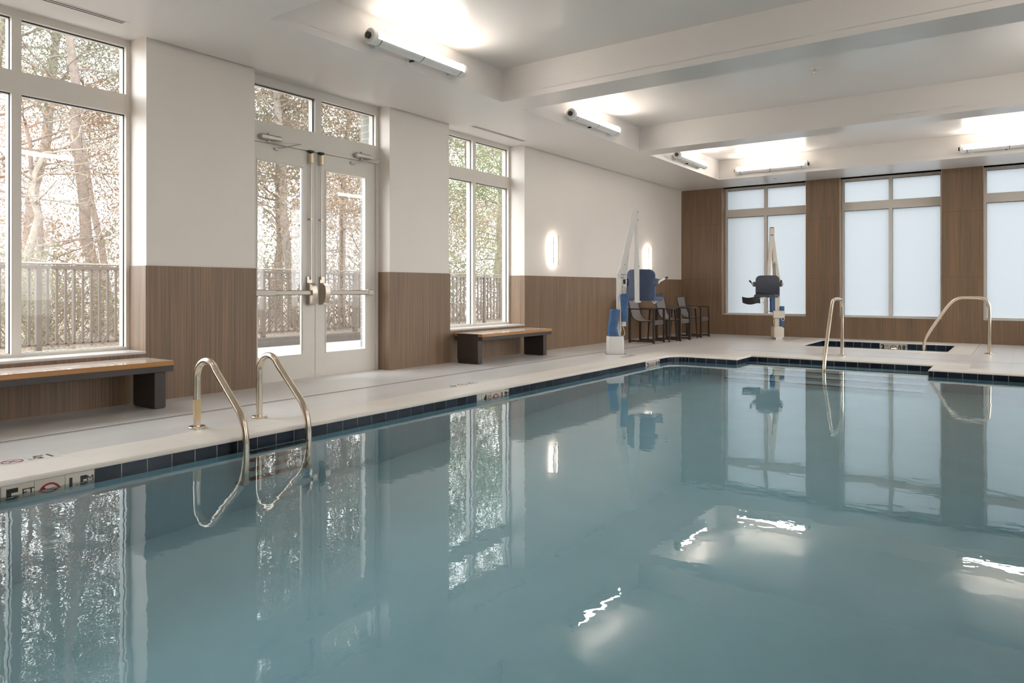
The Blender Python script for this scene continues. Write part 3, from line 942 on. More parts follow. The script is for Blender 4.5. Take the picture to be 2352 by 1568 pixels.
# spa rail
t = thing('handrail', 'stainless handrail with a flat top descending into the spa at the right', 'handrail', (-0.407, 13.09, 0))
pts = smooth_path([(0, 0, 0), (0, 0, .55), (0, 0, .74), (-.045, .01, .83), (-.12, .02, .86), (-.24, .05, .862), (-.40, .08, .862), (-.52, .11, .78), (-.66, .15, .56), (-.84, .20, .26), (-.895, .22, .12), (-.895, .22, -.10), (-.895, .22, -.6)], 3)
m = MB(); m.tube(pts, .024, 16); m.build('rail', 'steel', t, True)
m = MB(); m.loft([[(r * math.cos(a * PI / 12), r * math.sin(a * PI / 12), z) for a in range(24)] for r, z in ((.07, .001), (.07, .008), (.026, .02))]); m.build('escutcheon', 'steel', t, True)

# ------------------------------------------------------------------ chairs and side tables
def make_chair(label):
    """origin at the centre, faces +x"""
    t = thing('armchair', label, 'chair', (0, 0, 0), 0, 'armchairs along the left wall')
    W = .225
    for s in (-1, 1):
        y = s * W
        m = MB()
        r = .0175
        m.tube([(.245, y, 0), (.245, y, .625)], r, square=True); m.build('leg', 'chair', t)
        m = MB(); m.tube([(-.235, y, 0), (-.235, y, .625)], r, square=True); m.build('leg', 'chair', t)
        m = MB(); m.cbox((-.26, y - .022, .612), (.262, y + .022, .636), .004); m.build('armrest', 'chair', t)
        m = MB(); m.tube([(-.235, y, .035), (.245, y, .035)], r * .9, square=True); m.build('sled_rail', 'chair', t)
    sl = [(-.285, .83), (-.262, .70), (-.235, .58), (-.205, .50), (-.15, .435), (-.08, .405), (.02, .400), (.14, .405), (.235, .412)]
    sl = [(p[0], p[2]) for p in smooth_path([(a, 0, b) for a, b in sl], 1)]
    m = MB(); hw = W - .022
    rings = []
    n = len(sl)
    top = [(x, z) for x, z in sl]; bot = [(x + .004, z - .010) for x, z in reversed(sl)]
    loop = top + bot
    m.loft([[(x, -hw, z) for x, z in loop], [(x, hw, z) for x, z in loop]])
    m.build('sling_seat', 'sling', t, True)
    m = MB()
    for s in (-1, 1):
        m.tube([(x, s * hw, z - .006) for x, z in sl], .009, 8)
    m.tube([(sl[0][0], -hw, sl[0][1]), (sl[0][0], hw, sl[0][1])], .010, 8)
    m.build('sling_frame', 'chair', t, True)
    m = MB(); m.cbox((.225, -hw, .335), (.243, hw, .395), .003); m.build('front_apron', 'apron', t)
    return t
ch = make_chair('dark armchair with grey sling seat, nearest the white lift mast')
ch.location = (-5.685, 12.225, 0)
for (x, y, rz, lab) in ((-5.53, 13.09, -.02, 'dark armchair with grey sling seat, between the two side tables'), (-5.575, 14.27, .0, 'dark armchair with grey sling seat, last one before the end wall')):
    c = copy_tree(ch); c.location = (x, y, 0); c.rotation_euler = (0, 0, rz); c['label'] = lab
def side_table(x, y, label):
    t = thing('side_table', label, 'table', (x, y, 0), 0, 'side tables between the armchairs')
    h = .17
    m = MB(); m.cbox((-.24, -h, .618), (.24, h, .636), .004); m.build('table_top', 'brown', t)
    for sx in (-1, 1):
        for sy in (-1, 1):
            m = MB(); m.tube([(sx * .20, sy * (h - .05), .60), (sx * .215, sy * (h + .015), .0)], [.016, .011], square=True); m.build('leg', 'chair', t)
side_table(-5.56, 12.66, 'small dark side table, left of the two between the armchairs')
side_table(-5.55, 13.68, 'small dark side table, right of the two between the armchairs')

# ------------------------------------------------------------------ pool lifts
def rrect(x0, z0, x1, z1, r, rb=None, n=5):
    rb = r if rb is None else rb
    pts = []
    for cx_, cz_, a0, rr in ((x1 - r, z1 - r, 0, r), (x0 + r, z1 - r, 90, r), (x0 + rb, z0 + rb, 180, rb), (x1 - rb, z0 + rb, 270, rb)):
        for i in range(n + 1):
            a = math.radians(a0 + 90 * i / n); pts.append((cx_ + rr * math.cos(a), cz_ + rr * math.sin(a)))
    return pts

def seat_assembly(t, origin, rot, wid, hei, depth, mat, arm_mat):
    """forward is local +y of the seat frame"""
    Q = Matrix.Translation(Vector(origin)) @ Matrix.Rotation(rot, 4, 'Z')
    w2 = wid / 2
    m = MB(Q)
    p = rrect(-w2, 0, w2, hei, .09, .035)
    def yy_(x): return .10 * (abs(x) / w2) ** 2 * .55
    rings = []
    for (d, s) in ((-.026, .93), (-.022, .985), (-.006, 1.0), (.012, .985), (.017, .93)):
        rings.append([(x * s, yy_(x) + d, hei / 2 + (z - hei / 2) * s) for x, z in p])
    m.loft(rings)
    m.build('backrest', mat, t, True)
    m = MB(Q)
    p = rrect(-w2 * .95, -.0, w2 * .95, depth, .05, .05)
    m.loft([[(x * s, y + .02, .015 + d) for x, y in p] for d, s in ((-.03, .95), (-.02, 1), (.015, 1), (.028, .95))])
    m.build('seat', mat, t, True)
    for s in (-1, 1):
        m = MB(Q)
        m.cbox((s * (w2 - .02), .0, hei * .47), (s * (w2 + .045), .07, hei * .70), .008)
        arm = m.build('arm_bracket', mat, t)
        m = MB(Q)
        m.tube([(s * (w2 + .05), .05, hei * .52), (s * (w2 + .055), .07, hei * .60), (s * (w2 + .06), .28, hei * .70)], .016, 10)
        a_ = m.build('armrest', arm_mat, t, True)
        m = MB(Q)
        m.tube([(s * (w2 + .06), .26, hei * .69), (s * (w2 + .062), .36, hei * .74)], .017, 10)
        m.build('grip', 'black', a_, True)
    return Q

def ppx(bx, by, s):
    return lambda px, py, d=0: ((px - bx) / s, d, (by - py) / s)

def slab(m, P, pts, d0, d1):
    """polygon given in the lift's own side plane, with real depth"""
    m.loft([[P(x, y, d0) for x, y in pts], [P(x, y, d1) for x, y in pts]])

# lift beside the near left deck; its frame stands in the plane square to the view of the mast
t = thing('pool_lift', 'white pool lift with blue seat and blue battery covers, beside the armchairs', 'pool lift', (-5.070, 9.755, 0), YAW, 'pool access lifts')
P = ppx(1412, 812, 150.0)
m = MB(); m.loft([[P(x, 0)[:1] + (y, z) for x, y in ((1392, -.13), (1436, -.13), (1436, .13), (1392, .13))] for z in (0.0, .012)]); m.build('floor_plate', 'alu', t)
m = MB(); r0 = rrect(-.115, -.10, .135, .10, .03)
m.loft([[(x, y, .012) for x, y in r0], [(x, y, .25) for x, y in r0], [(x * .94, y * .94, .275) for x, y in r0]]); m.build('base_cover', 'lift_w', t, True)
m = MB(); slab(m, P, [(1417, 770), (1426, 770), (1428, 628), (1417, 628)], -.035, .035); m.build('mast', 'lift_w', t)
m = MB(); slab(m, P, [(1417, 632), (1429, 632), (1439, 600), (1430, 600)], -.045, .045)
slab(m, P, [(1428, 600), (1441, 600), (1438, 660), (1428, 655)], -.03, .03); m.build('pivot_plate', 'lift_w', t)
m = MB(); slab(m, P, [(1425, 614), (1437, 614), (1466, 484), (1464, 478), (1454, 478)], -.032, .032); m.build('boom', 'lift_w', t)
m = MB(); slab(m, P, [(1460, 481), (1465, 481), (1466, 560), (1468.5, 610), (1469, 690), (1471, 693), (1458.5, 693), (1457.5, 600), (1459, 560)], -.022, .022)
m.M = Matrix(); slab(m, P, [(1459, 688), (1474, 691), (1470, 694), (1459, 694)], -.02, .12); m.build('hanger_arm', 'lift_w', t)
m = MB(); m.tube([P(1447, 570, .05), P(1439, 650, .05)], .008, 8); m.build('piston_rod', 'alu', t, True)
m = MB(); m.tube([P(1440, 642, .05), P(1435.5, 676, .05)], .021, 14); m.build('actuator', 'lift_w', t, True)
for px_, py_ in ((1427, 630), (1431, 630), (1436, 630), (1427, 637), (1431, 637), (1435, 607), (1464.5, 487), (1464.8, 505), (1467, 611)):
    m = MB(); m.cyl(P(px_, py_, -.05), P(px_, py_, -.03), .006, 8); m.build('bolt', 'black', t)
m = MB(); m.cbox((P(1431, 0)[0], -.04, P(0, 652)[2]), (P(1437, 0)[0], .02, P(0, 640)[2]), .01); m.build('manual_crank_socket', 'black', t)
# draped covers: wobbling lofted sleeves
def cover(name, rows, depth, mat, seed):
    rr = random.Random(seed); m = MB(); rings = []
    for (x0, x1, y) in rows:
        ring = []
        cx_, hw = (x0 + x1) / 2, (x1 - x0) / 2
        for i in range(20):
            a = 2 * PI * i / 20
            kx = math.copysign(abs(math.cos(a)) ** .55, math.cos(a)); ky = math.copysign(abs(math.sin(a)) ** .55, math.sin(a))
            q = 1 + rr.uniform(-.04, .04)
            p = P(cx_ + hw * kx * q, y)
            ring.append((p[0], ky * depth * q, p[2]))
        rings.append(ring)
    m.loft(rings); return m.build(name, mat, t, True)
cover('mast_cover', [(1397, 1423, 773), (1396.5, 1419, 762), (1396, 1417, 752), (1399, 1419, 738), (1401, 1421, 725), (1401, 1423, 712), (1405, 1420, 709)], .085, 'blue_cov', 4)
cover('battery_cover', [(1427, 1441, 737), (1426, 1442, 730), (1425, 1443, 712), (1424, 1443, 695), (1424, 1444, 678), (1426, 1441, 674)], .075, 'blue_cov', 9)
m = MB(); m.cbox((P(1428, 0)[0], -.04, P(0, 748)[2]), (P(1438, 0)[0], .04, P(0, 736)[2]), .006); m.build('connector_box', 'lift_w', t)
m = MB(); m.tube(smooth_path([P(1431, 748, 0), P(1434, 756, 0), P(1436, 765, -.02), P(1431, 772, -.03), P(1425, 773, -.03)], 3), .006, 6); m.build('cable', 'lift_c', t, True)
m = MB(); m.tube(smooth_path([P(1429, 664, 0), P(1426, 652, -.02), P(1430, 645, -.03), P(1432, 660, -.02), P(1428, 672, 0), P(1424, 700, -.05), P(1425, 760, -.06)], 3), .011, 8); m.build('coiled_cable', 'lift_c', t, True)
o3 = P(1472, 690, .07)
Q = seat_assembly(t, (o3[0] + .0, .08, o3[2] + .015), -.62, .47, .47, .38, 'blue_seat', 'lift_w')
m = MB(); m.tube([P(1504, 676, .2), P(1508, 690, .3)], .02, 10); m.build('footrest_bar', 'lift_w', t, True)
m = MB(); m.tube([P(1504 + 4.2 * math.cos(a / 10 * 2 * PI), 671 + 5 * math.sin(a / 10 * 2 * PI), .14) for a in range(11)], .008, 8); m.build('seat_belt_buckle', 'black', t, True)
m = MB(); m.tube(smooth_path([P(1503, 686, .12), P(1504, 694, .12), P(1508, 696, .12), P(1511, 690, .14)], 2), .014, 8); m.build('belt_strap', 'lift_w', t, True)
m = MB(); slab(m, P, [(1508, 680), (1513, 674), (1534, 672), (1532, 684), (1529, 691), (1506, 690)], .30, .34); m.build('footrest', 'slate_seat', t)['label'] = 'blue grey footrest panel'

# lift standing in front of the end wall
t = thing('pool_lift', 'cream pool lift with dark slate seat, in front of the first frosted window', 'pool lift', (-3.965, 14.60, 0), YAW, 'pool access lifts')
P = ppx(1790, 777, 115.3)
m = MB(); m.loft([[P(x, 0)[:1] + (y, z) for x, y in ((1783, -.08), (1798, -.08), (1798, .08), (1783, .08))] for z in (0.0, .03)]); m.build('floor_anchor', 'alu', t)
m = MB(); m.loft([[(x, y, z) for x, y in rrect(P(a, 0)[0], -.09, P(b, 0)[0], .09, .02)] for a, b, z in ((1778, 1802, .03), (1778, 1802, .22), (1780, 1796, .25))]); m.build('base_cover', 'lift_c', t, True)
m = MB(); slab(m, P, [(1783, 752), (1793, 752), (1795, 640), (1783, 640)], -.035, .035); m.build('mast', 'lift_c', t)
m = MB(); m.cbox((P(1777, 0)[0], -.09, P(0, 729)[2]), (P(1803, 0)[0], -.036, P(0, 712)[2]), .006); m.build('control_box', 'lift_c', t)
m = MB(); slab(m, P, [(1782, 648), (1797, 648), (1791, 615), (1781, 540), (1778, 522), (1775, 530)], -.03, .03); m.build('boom', 'lift_c', t)
m = MB(); slab(m, P, [(1770, 555), (1771, 521), (1781, 521), (1780, 545), (1777, 562)], -.06, -.028)
slab(m, P, [(1769, 553), (1777, 560), (1771, 632), (1764, 632)], -.055, -.03); m.build('hanger_arm', 'lift_c', t)
for py_ in (522, 539):
    m = MB(); m.box((P(1771, 0)[0], -.066, P(0, py_ + 1)[2]), (P(1778, 0)[0], -.06, P(0, py_ - .6)[2])); m.build('label_plate', 'black', t)
m = MB(); m.tube([P(1783, 600, -.045), P(1785, 650, -.045)], .009, 8); m.tube([P(1780, 608, -.04), P(1785, 606, -.04)], .012, 8); m.build('actuator', 'alu', t)
def pcover(name, x0, x1, y0, y1, d):
    m = MB(); rr = random.Random(3); rings = []
    for k in range(7):
        y = y0 + (y1 - y0) * k / 6
        rings.append([(P(x, 0)[0] + rr.uniform(-.004, .004), dd + rr.uniform(-.005, .005), P(0, y)[2]) for x, dd in ((x0, -d), (x1, -d), (x1 + .6, 0), (x1, d), (x0, d), (x0 - .6, 0))])
    m.loft(rings); m.build(name, 'blue_cov', t, True)
pcover('battery_cover', 1794, 1803, 747, 702, .06); pcover('battery_cover', 1774, 1781, 716, 682, .04)
m = MB(); m.tube(smooth_path([P(1738, 690, -.45), P(1752, 702, -.3), P(1764, 713, -.12), P(1777, 720, -.09)], 3), .006, 6); m.build('cable', 'lift_c', t, True)
m = MB(); m.tube(smooth_path([P(1780, 729, -.05), P(1778, 738, -.06), P(1781, 745, -.06)], 3), .006, 6); m.build('cable', 'lift_c', t, True)
m = MB(); m.tube(smooth_path([P(1795, 729, -.07), P(1797, 735, -.08), P(1802, 734, -.08), P(1803, 729, -.07)], 3), .007, 6); m.build('cable', 'lift_c', t, True)
Q = seat_assembly(t, (P(1763, 0)[0], -.12, P(0, 680)[2]), PI - .48, .45, .42, .34, 'slate_seat', 'lift_w')
m = MB(); n = 10; rings = []
for k in range(n + 1):
    px_ = 1688 + k * 3.9; zz = P(0, 679.5 + 1.6 * k / n - (0 if k < 4 else 0))[2] - .015 * math.sin(k / n * 2 * PI)
    hh = .115 + .02 * math.sin(k / n * PI); y_ = -.62 + .05 * math.cos(k / n * 2 * PI)
    rings.append([(P(px_, 0)[0], y_, zz), (P(px_, 0)[0], y_ + .02, zz), (P(px_ + 3, 0)[0], y_ + .07, zz - hh), (P(px_ + 3, 0)[0], y_ + .05, zz - hh)])
m.loft(rings)
for k in range(1, 6):
    m.tube([(P(1694 + k * .8 + 12, 0)[0], -.66 + .01, P(0, 680 + k * 2.3)[2]), (P(1721, 0)[0], -.585, P(0, 680.5 + k * 2.3)[2])], .006, 6)
m.build('footrest', 'black', t, True)['label'] = 'black ribbed footrest'
m = MB(); m.tube([P(1752, 682, -.38), P(1724, 683, -.56)], .014, 8); m.build('footrest_bar', 'lift_w', t, True)
m = MB(); m.tube(smooth_path([P(1732, 676, -.3), P(1731, 671, -.3), P(1735, 671, -.2), P(1755, 674, -.25), P(1772, 673, -.2), P(1776, 677, -.15)], 3), .009, 8); m.build('seat_belt', 'black', t, True)

# ------------------------------------------------------------------ tube lamps in the coffers
def make_lamp(label, group, L=1.38):
    """axis along local y, wall at local -x"""
    t = thing('tube_lamp', label, 'lamp', (0, 0, 0), 0, group)
    r = .070; n = 28; h = L / 2 - .05
    def pts(a0, a1, k): return [(r * math.cos(math.radians(a0 + (a1 - a0) * i / k)), r * math.sin(math.radians(a0 + (a1 - a0) * i / k))) for i in range(k + 1)]
    # opaque shell below (from 205 to 350 deg), glowing diffuser above
    sh = MB(); a = pts(200, 338, 14); b = [(x * .93, z * .93) for x, z in reversed(a)]
    sh.loft([[(x, -h, z) for x, z in a + b], [(x, h, z) for x, z in a + b]]); sh.build('reflector_shell', 'tubebody', t, True)
    bk = MB(); a = pts(70, 200, 14); b = [(x * .9, z * .9) for x, z in reversed(a)]
    bk.loft([[(x, -h, z) for x, z in a + b], [(x, h, z) for x, z in a + b]]); bk.build('rear_shell', 'tubebody', t, True)
    df = MB(); a = pts(-22, 70, 14); b = [(x * .9, z * .9) for x, z in reversed(a)]
    df.loft([[(x * .985, -h, z * .985) for x, z in a + b], [(x * .985, h, z * .985) for x, z in a + b]]); df.build('diffuser', 'lampglow', t, True)
    for s in (-1, 1):
        m = MB(); m.tube([(0, s * (h - .01), 0), (0, s * (h + .035), 0), (0, s * (h + .045), 0)], [.074, .074, .066], 28); cp = m.build('end_cap', 'tubebody', t, True)
        m = MB(); m.cyl((0, s * (h + .046), 0), (0, s * (h + .068), 0), .032, 20); m.build('cap_knob', plain('dark_knob', (.05, .042, .036), .5) if s < 0 else bpy.data.materials['dark_knob'], cp, True)
        m = MB(); m.cbox((-.10, s * (h - .10) - .05, -.085), (-.093, s * (h - .10) + .05, -.01), .003)
        m.cbox((-.095, s * (h - .10) - .018, -.07), (-.05, s * (h - .10) + .018, -.03), .004); m.build('wall_bracket', 'tubebody', t)
    for y in (-h + .06, 0, h - .06):
        m = MB(); a = pts(198, 340, 12); m.loft([[(x * 1.015, y - .004, z * 1.015) for x, z in a] , [(x * 1.015, y + .004, z * 1.015) for x, z in a]], cap=False, closed=False)
        m.build('seam_clip', bpy.data.materials['dark_knob'], t)
    m = MB(); m.cyl((-.10, -.05, -.065), (-.095, -.05, -.065), .055, 24); m.build('junction_cover', 'tubebody', t, True)
    m = MB(); m.cyl((-.095, -.05, -.06), (-.05, -.03, -.055), .012, 10); m.build('cable_gland', 'black', t)
    return t
GL = 'tube lamps around the ceiling coffers'
lm = make_lamp('white tube lamp, largest and nearest on the left coffer side', GL)
lz = 3.352
lm.location = (CX0 + .10, 5.28, lz)
spec = [((CX0 + .10, 8.91, lz), 0, 'white tube lamp in the second coffer, on the left side'),
        ((CX0 + .10, 12.52, lz), 0, 'white tube lamp on the left side of the far coffer'),
        ((-3.97, 14.25 - .10, lz), -PI / 2, 'glowing tube lamp above the first frosted window'),
        ((-0.17, 14.25 - .10, lz), -PI / 2, 'glowing tube lamp above the rightmost frosted window'),
        ((CX0 + .10, 1.50, lz), 0, 'tube lamp on the left side of the coffer over the camera'),
        ((CX1 - .10, 1.50, lz), PI, 'unseen tube lamp added for light on the right side of the coffer over the camera'),  # the right side lamps are out of view, added for light
        ((CX1 - .10, 5.28, lz), PI, 'unseen tube lamp added for light on the right side of the nearest visible coffer'),
        ((CX1 - .10, 8.91, lz), PI, 'unseen tube lamp added for light on the right side of the middle coffer'),
        ((CX1 - .10, 12.52, lz), PI, 'unseen tube lamp added for light on the right side of the far coffer')]
for loc, rz, lab in spec:
    c = copy_tree(lm); c.location = loc; c.rotation_euler = (0, 0, rz); c['label'] = lab
# light leaking behind the left lamps, drawn as slotted plates
for y, lab in ((5.13, 'light leak drawn as a slotted plate on the coffer side behind the nearest tube lamp'), (8.78, 'light leak drawn as a slotted plate behind the second left tube lamp'), (12.4, 'light leak drawn as a slotted plate behind the far left tube lamp')):
    g = thing('lamp_light_leak', lab, 'vent', (CX0, y, 3.455), 0, 'light leaks drawn behind the tube lamps')
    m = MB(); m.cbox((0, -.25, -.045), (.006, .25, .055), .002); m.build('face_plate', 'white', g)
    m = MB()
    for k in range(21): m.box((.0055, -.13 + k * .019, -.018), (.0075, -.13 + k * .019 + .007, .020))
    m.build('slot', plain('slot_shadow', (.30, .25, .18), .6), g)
# linear ceiling diffusers
for y0, y1, lab in ((1.55, 2.93, 'slim double slot ceiling diffuser above the near window'), (7.57, 8.79, 'slim double slot ceiling diffuser above the second window')):
    g = thing('slot_diffuser', lab, 'vent', (-6.085, (y0 + y1) / 2, ZC), 0, 'slot diffusers in the soffit')
    h = (y1 - y0) / 2
    m = MB(); m.box((-.045, -h - .03, -.003), (.045, h + .03, 0)); m.build('flange', 'ceil', g)
    for x in (-.018, .018):
        m = MB(); m.box((x - .008, -h, -.0042), (x + .008, h, -.003)); m.build('slot', 'black', g)
# sprinkler
g = thing('sprinkler', 'small white sprinkler head under the second coffer ceiling', 'sprinkler', (-1.99, 8.93, ZR))
m = MB(); m.tube([(0, 0, 0), (0, 0, -.008), (0, 0, -.012)], [.04, .04, .03], 20); m.build('escutcheon', 'white', g, True)
m = MB(); m.tube([(0, 0, -.01), (0, 0, -.035)], .010, 10)
for a in range(8):
    m.cyl((0, 0, -.04), (.022 * math.cos(a * PI / 4), .022 * math.sin(a * PI / 4), -.04), .003, 5)
m.build('deflector', 'steel', g)
g = thing('ceiling_sensor', 'tiny round disc on the soffit before the far pool lift', 'sensor', (-4.05, 14.75, ZC))
m = MB(); m.tube([(0, 0, 0), (0, 0, -.012)], .035, 20); m.build('disc', 'white', g, True)

# ------------------------------------------------------------------ wall sconces
for y, lab in ((9.92, 'glowing vertical wall light with two slim bars, right of the second window'), (13.585, 'glowing vertical wall light with two slim bars, behind the near pool lift')):
    g = thing('wall_sconce', lab, 'lamp', (XW, y, 1.63), 0, 'bar wall lights on the left wall')
    m = MB(); m.cbox((0, -.02, -.15), (.012, .02, .15), .003); m.build('back_plate', 'white', g)
    for s, xo_, hh in ((-1, .050, .215), (1, .085, .24)):
        m = MB(); m.box((xo_, s * .04 - .009, -hh), (xo_ + .018, s * .04 + .009, hh)); lt_ = m.build('metal_bar', 'sconcebar', g)
        m = MB(); m.box((xo_ - .006, s * .04 - .013, -hh + .006), (xo_, s * .04 + .013, hh - .006)); m.build('light_strip', 'sconceglow', lt_)
        for z in (-.12, .12):
            m = MB(); m.tube([(.008, 0, z), (xo_ - .004, s * .04, z)], .005, 6); m.build('stand_off', 'steelb', lt_)

# ------------------------------------------------------------------ outside
S_(MB().box((-60, -30, -.5), (XW - TH, 40, -.03)) , 'ground', 'ground', 'brown wooded ground outside the left windows', 'ground')
mb = MB(); mb.box((-10.62, -4, -.03), (XW - TH - .01, 22, -.012)); S_(mb, 'patio', 'concrete', 'pale concrete patio outside the double door', 'patio')
mb = MB(); mb.box((-10.90, -4, -.03), (-10.62, 22, .145)); S_(mb, 'patio_curb', 'curb', 'low dark curb at the patio edge under the railing', 'curb')
mb = MB()                                    # brick facade skin outside the windows
xf0, xf1 = XW - TH - .16, XW - TH
for i in range(0, len(ys), 2):
    g0 = 0 if ys[i] in (YF, 6.22) else .14
    g1 = 0 if ys[i + 1] in (YE, 4.33) else .14
    mb.box((xf0, ys[i] + g0, -.3), (xf1, ys[i + 1] - g1, 3.9))
for a, b, s in openings: mb.box((xf0, a, 3.25), (xf1, b, 3.9))
for a, b, s in openings:
    if s > 0: mb.box((xf0, a, -.3), (xf1, b, .40))
S_(mb, 'wall_exterior', 'brick', 'pale brick facade seen through the door transom', 'wall')
mb = MB(); mb.box((-6.8, 15.72, -.5), (8, 15.75, .40)); mb.box((-6.8, 15.9, -.5), (-5.35, 16.1, 6))  # tall pier added out of view to darken the first frosted pane
S_(mb, 'wall_shading_pier', 'brick', 'low outer wall and unseen pier added to darken the first frosted window', 'wall')
S_(MB().box((-6.8, 15.76, -.5), (60, 60, -.05)), 'ground_beyond', 'concrete', 'pale ground beyond the frosted windows', 'ground')

# railing
def railing(y0, y1, second, label, first=None):
    t = thing('railing', label, 'railing', (-10.76, (y0 + y1) / 2, .145), 0, 'railings along the patio curb')
    c = (y0 + y1) / 2; z0 = .145
    def rail(z, r, nm):
        m = MB(); m.box((-r, y0 - c, z - z0 - r), (r, y1 - c, z - z0 + r)); m.build(nm, 'fence', t)
    rail(1.290, .024, 'top_rail'); rail(.235, .014, 'bottom_rail')
    if second: rail(1.182, .012, 'middle_rail')
    p = .131 if second else .1118
    y = y0; k = 0; pr = None
    while y <= y1 + .001:
        if k % 16 == 0:
            m = MB(); m.box((-.033, y - c - .033, 0), (.033, y - c + .033, 1.295 - z0)); m.build('post', 'fence', t)
        else:
            m = MB(); m.box((-.014, -.014, .235 - z0), (.014, .014, 1.290 - z0))
            if pr is None: pr = m.build('picket', 'fence', t); pr.location.y = y - c
            else:
                q = pr.copy(); C.objects.link(q); q.location.y = y - c
        y += p; k += 1
railing(.485, 5.32, False, 'bronze picket railing outside the near window, without a middle rail')
railing(5.452, 16.6, True, 'bronze picket railing with a middle rail, outside the double door')

# chain link fence farther out
t = thing('chain_link_fence', 'grey chain link fence behind the bronze railing', 'fence', (-13.2, 8, -.03))
m = MB(); m.tube([(0, -12, 1.45), (0, 14, 1.45)], .022, 8); m.build('top_pipe', 'wire', t)
for k in range(9):
    m = MB(); m.tube([(0, -12 + k * 3.2 - .08, 0), (0, -12 + k * 3.2 - .08, 1.47)], .03, 8); m.build('post', 'wire', t)
m = MB(); y = -12.0; hgt = 1.4
while y < 12.5:
    for s in (0, 1):
        a, b = (y, y + hgt) if s == 0 else (y + hgt, y)
        m.add([(0, a, .02), (0, a + .006, .02), (.0, b + .006, .02 + hgt), (0, b, .02 + hgt), (.004, a, .02), (.004, b, .02 + hgt)], [(0, 1, 2, 3), (0, 4, 5, 3)])
    y += .085
m.build('wire_mesh', 'wire', t)

# ------------------------------------------------------------------ trees
rng = random.Random(11)
def leaves(m, rr, centre, rad, n, size, flat=1.0):
    for _ in range(n):
        while True:
            p = Vector((rr.uniform(-1, 1), rr.uniform(-1, 1), rr.uniform(-1, 1)))
            if p.length < 1: break
        p = Vector(centre) + Vector((p.x * rad, p.y * rad, p.z * rad * flat))
        a = Vector((rr.gauss(0, 1), rr.gauss(0, 1), rr.gauss(0, 1))).normalized()
        b = a.orthogonal().normalized()
        s = size * rr.uniform(.6, 1.4)
        m.add([tuple(p - a * s), tuple(p - b * s * .45), tuple(p + a * s), tuple(p + b * s * .45)], [(0, 1, 2, 3)])

def branch(m, tips, rr, p, d, r, L, depth, droop=0.0):
    pts = [Vector(p)]; dd = Vector(d).normalized(); k = 5
    for i in range(k):
        dd = (dd + Vector((rr.gauss(0, .16), rr.gauss(0, .16), rr.gauss(0, .12) - droop))).normalized()
        pts.append(pts[-1] + dd * L / k)
    m.tube(pts, [r * (1 - .7 * i / k) for i in range(k + 1)], 5)
    tips.append((pts[-1], r))
    if depth > 0:
        for j in range(rr.randint(2, 4)):
            i = rr.randint(2, k)
            nd_ = (dd + Vector((rr.gauss(0, .7), rr.gauss(0, .7), rr.gauss(0, .5)))).normalized()
            branch(m, tips, rr, pts[i], nd_, r * .55, L * rr.uniform(.45, .75), depth - 1, droop)

def tree(x, y, h, r, lean, leafmat, barkmat, nleaf, lsize, label, seed, nb=16, zb=.25, spread=2.2, rad=.55):
    rr = random.Random(seed)
    t = thing('tree', label, 'tree', (x, y, -.03), 0, 'trees beyond the railing')
    pts = [Vector((0, 0, -.1))]; k = 9
    for i in range(k):
        pts.append(Vector((lean[0] * (i + 1) / k + rr.gauss(0, .05), lean[1] * (i + 1) / k + rr.gauss(0, .06), h * (i + 1) / k)))
    m = MB(); m.tube(pts, [r * (1 - .6 * i / k) for i in range(k + 1)], 12); m.build('trunk', barkmat, t, True)
    m = MB(); tips = []
    for j in range(nb):
        f = rr.uniform(zb, 1.0); i = min(int(f * k), k - 1); p = pts[i].lerp(pts[i + 1], f * k - i)
        a = rr.uniform(0, 2 * PI)
        branch(m, tips, rr, p, (math.cos(a), math.sin(a), rr.uniform(-.1, .6)), .012 + r * .14, spread * rr.uniform(.6, 1.2) * (1.2 - .5 * f), 2)
    m.build('branches', barkmat, t)
    m = MB()
    for p, q in tips:
        leaves(m, rr, p, rad, max(1, int(nleaf * 3.2) // len(tips)), lsize * .43, .7)
    m.build('foliage', leafmat, t)

# through the near window
tree(-16.3, 7.28, 9.5, .135, (.0, -.75), 'olive_leaf', 'bark', 2600, .055, 'thick leaning pine trunk, in the right pane of the near window', 1, 14, .45, 2.4)
tree(-17.2, 8.05, 9.0, .085, (.1, -1.3), 'olive_leaf', 'bark2', 1500, .05, 'slimmer trunk leaning beside the thick pine', 2, 9, .5, 1.8)
tree(-17.5, 6.75, 4.7, .09, (.0, -.3), 'orange_leaf', 'bark', 4200, .07, 'russet leaved tree left of the thick pine', 3, 14, .3, 2.0)
tree(-19.5, 6.2, 9.5, .15, (.0, .5), 'olive_leaf', 'bark', 10000, .08, 'tall pine at the left edge of the near window', 4, 26, .35, 3.0, .9)
tree(-21.0, 7.6, 11.0, .17, (.5, .9), 'olive_leaf', 'bark2', 9000, .085, 'tall pine in the background of the near window', 5, 26, .4, 3.2, 1.0)
tree(-15.0, 5.3, 3.6, .10, (.0, .4), 'tan_leaf', 'twig', 2600, .05, 'low tan shrub tree at the left of the near window', 6, 16, .2, 1.6)
# through the door
tree(-15.6, 11.9, 9.2, .13, (.0, -.9), 'tan_leaf', 'bark2', 8000, .085, 'bare leaning trunk in the left door pane', 7, 24, .25, 2.6, .8)
tree(-14.8, 13.3, 8.0, .10, (.2, .6), 'tan_leaf', 'twig', 11000, .08, 'tangled tan tree filling the right door pane', 8, 30, .12, 2.6, .8)
tree(-18.2, 13.2, 10.5, .16, (.0, .3), 'olive_leaf', 'bark', 13000, .105, 'dense olive tree behind the door transom', 9, 32, .3, 3.4, 1.1)
tree(-19.4, 16.8, 10.5, .14, (.0, .3), 'tan_leaf', 'bark', 13000, .105, 'dense tan tree behind the right door pane', 10, 32, .2, 3.4, 1.1)
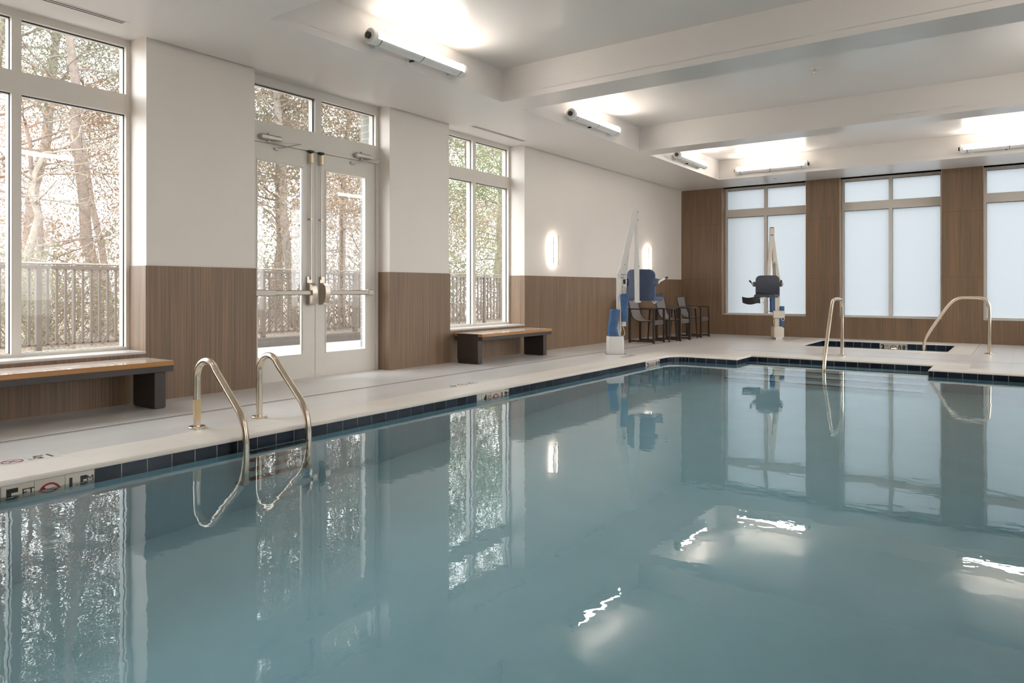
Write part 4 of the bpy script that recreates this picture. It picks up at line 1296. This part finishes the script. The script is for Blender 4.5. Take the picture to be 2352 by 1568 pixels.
# through the second window
tree(-14.2, 17.6, 9.0, .13, (.0, -.2), 'green_leaf', 'bark2', 6500, .08, 'green leaved tree at the left pane of the second window', 12, 24, .35, 2.2, .8)
tree(-14.0, 18.9, 6.0, .12, (.0, .4), 'green_leaf', 'twig', 7500, .065, 'slender green tree in the right pane of the second window', 13, 26, .2, 1.7, .55)
tree(-19.0, 25.5, 8.5, .2, (.0, .2), 'olive_leaf', 'bark', 5200, .07, 'pale tree far behind the second window', 14, 24, .3, 2.6, .9)

def shrub(x, y, r, h, mat, label, seed, n=7000, size=.019):
    rr = random.Random(seed)
    t = thing('shrub', label, 'shrub', (x, y, -.03), 0, 'undergrowth beyond the railing')
    m = MB(); tips = []
    for j in range(34):
        a = rr.uniform(0, 2 * PI); q = rr.uniform(0, .5) * r
        branch(m, tips, rr, (q * math.cos(a), q * math.sin(a), -.02), (math.cos(a) * .6, math.sin(a) * .6, rr.uniform(.5, 1.2)), .014, h * rr.uniform(.6, 1.1), 1, .05)
    m.build('stems', 'twig', t)
    m = MB()
    for p, q in tips: leaves(m, rr, p, .38, max(1, n // len(tips)), size, .8)
    m.build('foliage', mat, t)
sh = [(-14.6, 4.6, 1.5, 1.7, 'tan_leaf', 'dry tan shrub at the left of the near window'), (-14.3, 5.9, 1.3, 1.3, 'green_leaf', 'green shrub low in the middle of the near window'),
      (-14.8, 7.2, 1.4, 1.6, 'orange_leaf', 'russet shrub at the right of the near window'), (-15.6, 5.6, 1.5, 2.4, 'tan_leaf', 'tall tan thicket behind the low green shrub'),
      (-14.4, 9.9, 1.5, 2.0, 'tan_leaf', 'tan thicket at the left of the double door'), (-14.2, 11.4, 1.5, 2.0, 'olive_leaf', 'olive thicket behind the meeting stiles of the door'),
      (-14.4, 12.9, 1.5, 2.2, 'tan_leaf', 'tan thicket at the right of the double door'), (-14.2, 16.4, 1.5, 2.4, 'green_leaf', 'green thicket left of the second window view'),
      (-14.6, 17.8, 1.5, 2.6, 'olive_leaf', 'olive thicket in the second window'), (-14.2, 19.2, 1.5, 2.6, 'green_leaf', 'green thicket at the right of the second window')]
for i, (x, y, r, h, mt, lab) in enumerate(sh): shrub(x, y, r, h, mt, lab, 40 + i)
mb = MB(); rr = random.Random(5); mc = MB()
for k in range(70):
    leaves(mb, rr, (rr.uniform(-27, -23), rr.uniform(4, 38), rr.uniform(.3, 2.6)), 1.6, 190, .085)
for k in range(60):
    y = rr.uniform(16, 25) if k % 2 else rr.uniform(28, 37)
    leaves(mb if k % 3 == 0 else mc, rr, (rr.uniform(-27, -23), y, rr.uniform(2.0, 9.5 if k % 2 else 6.0)), 1.7, 230, .085)
tag(mb.build('woodland', 'olive_leaf'), 'hazy olive mass of distant woodland far beyond the railing', 'woodland', None, 'stuff')
tag(mc.build('woodland', 'tan_leaf'), 'hazy tan mass of distant woodland behind the double door view', 'woodland', None, 'stuff')
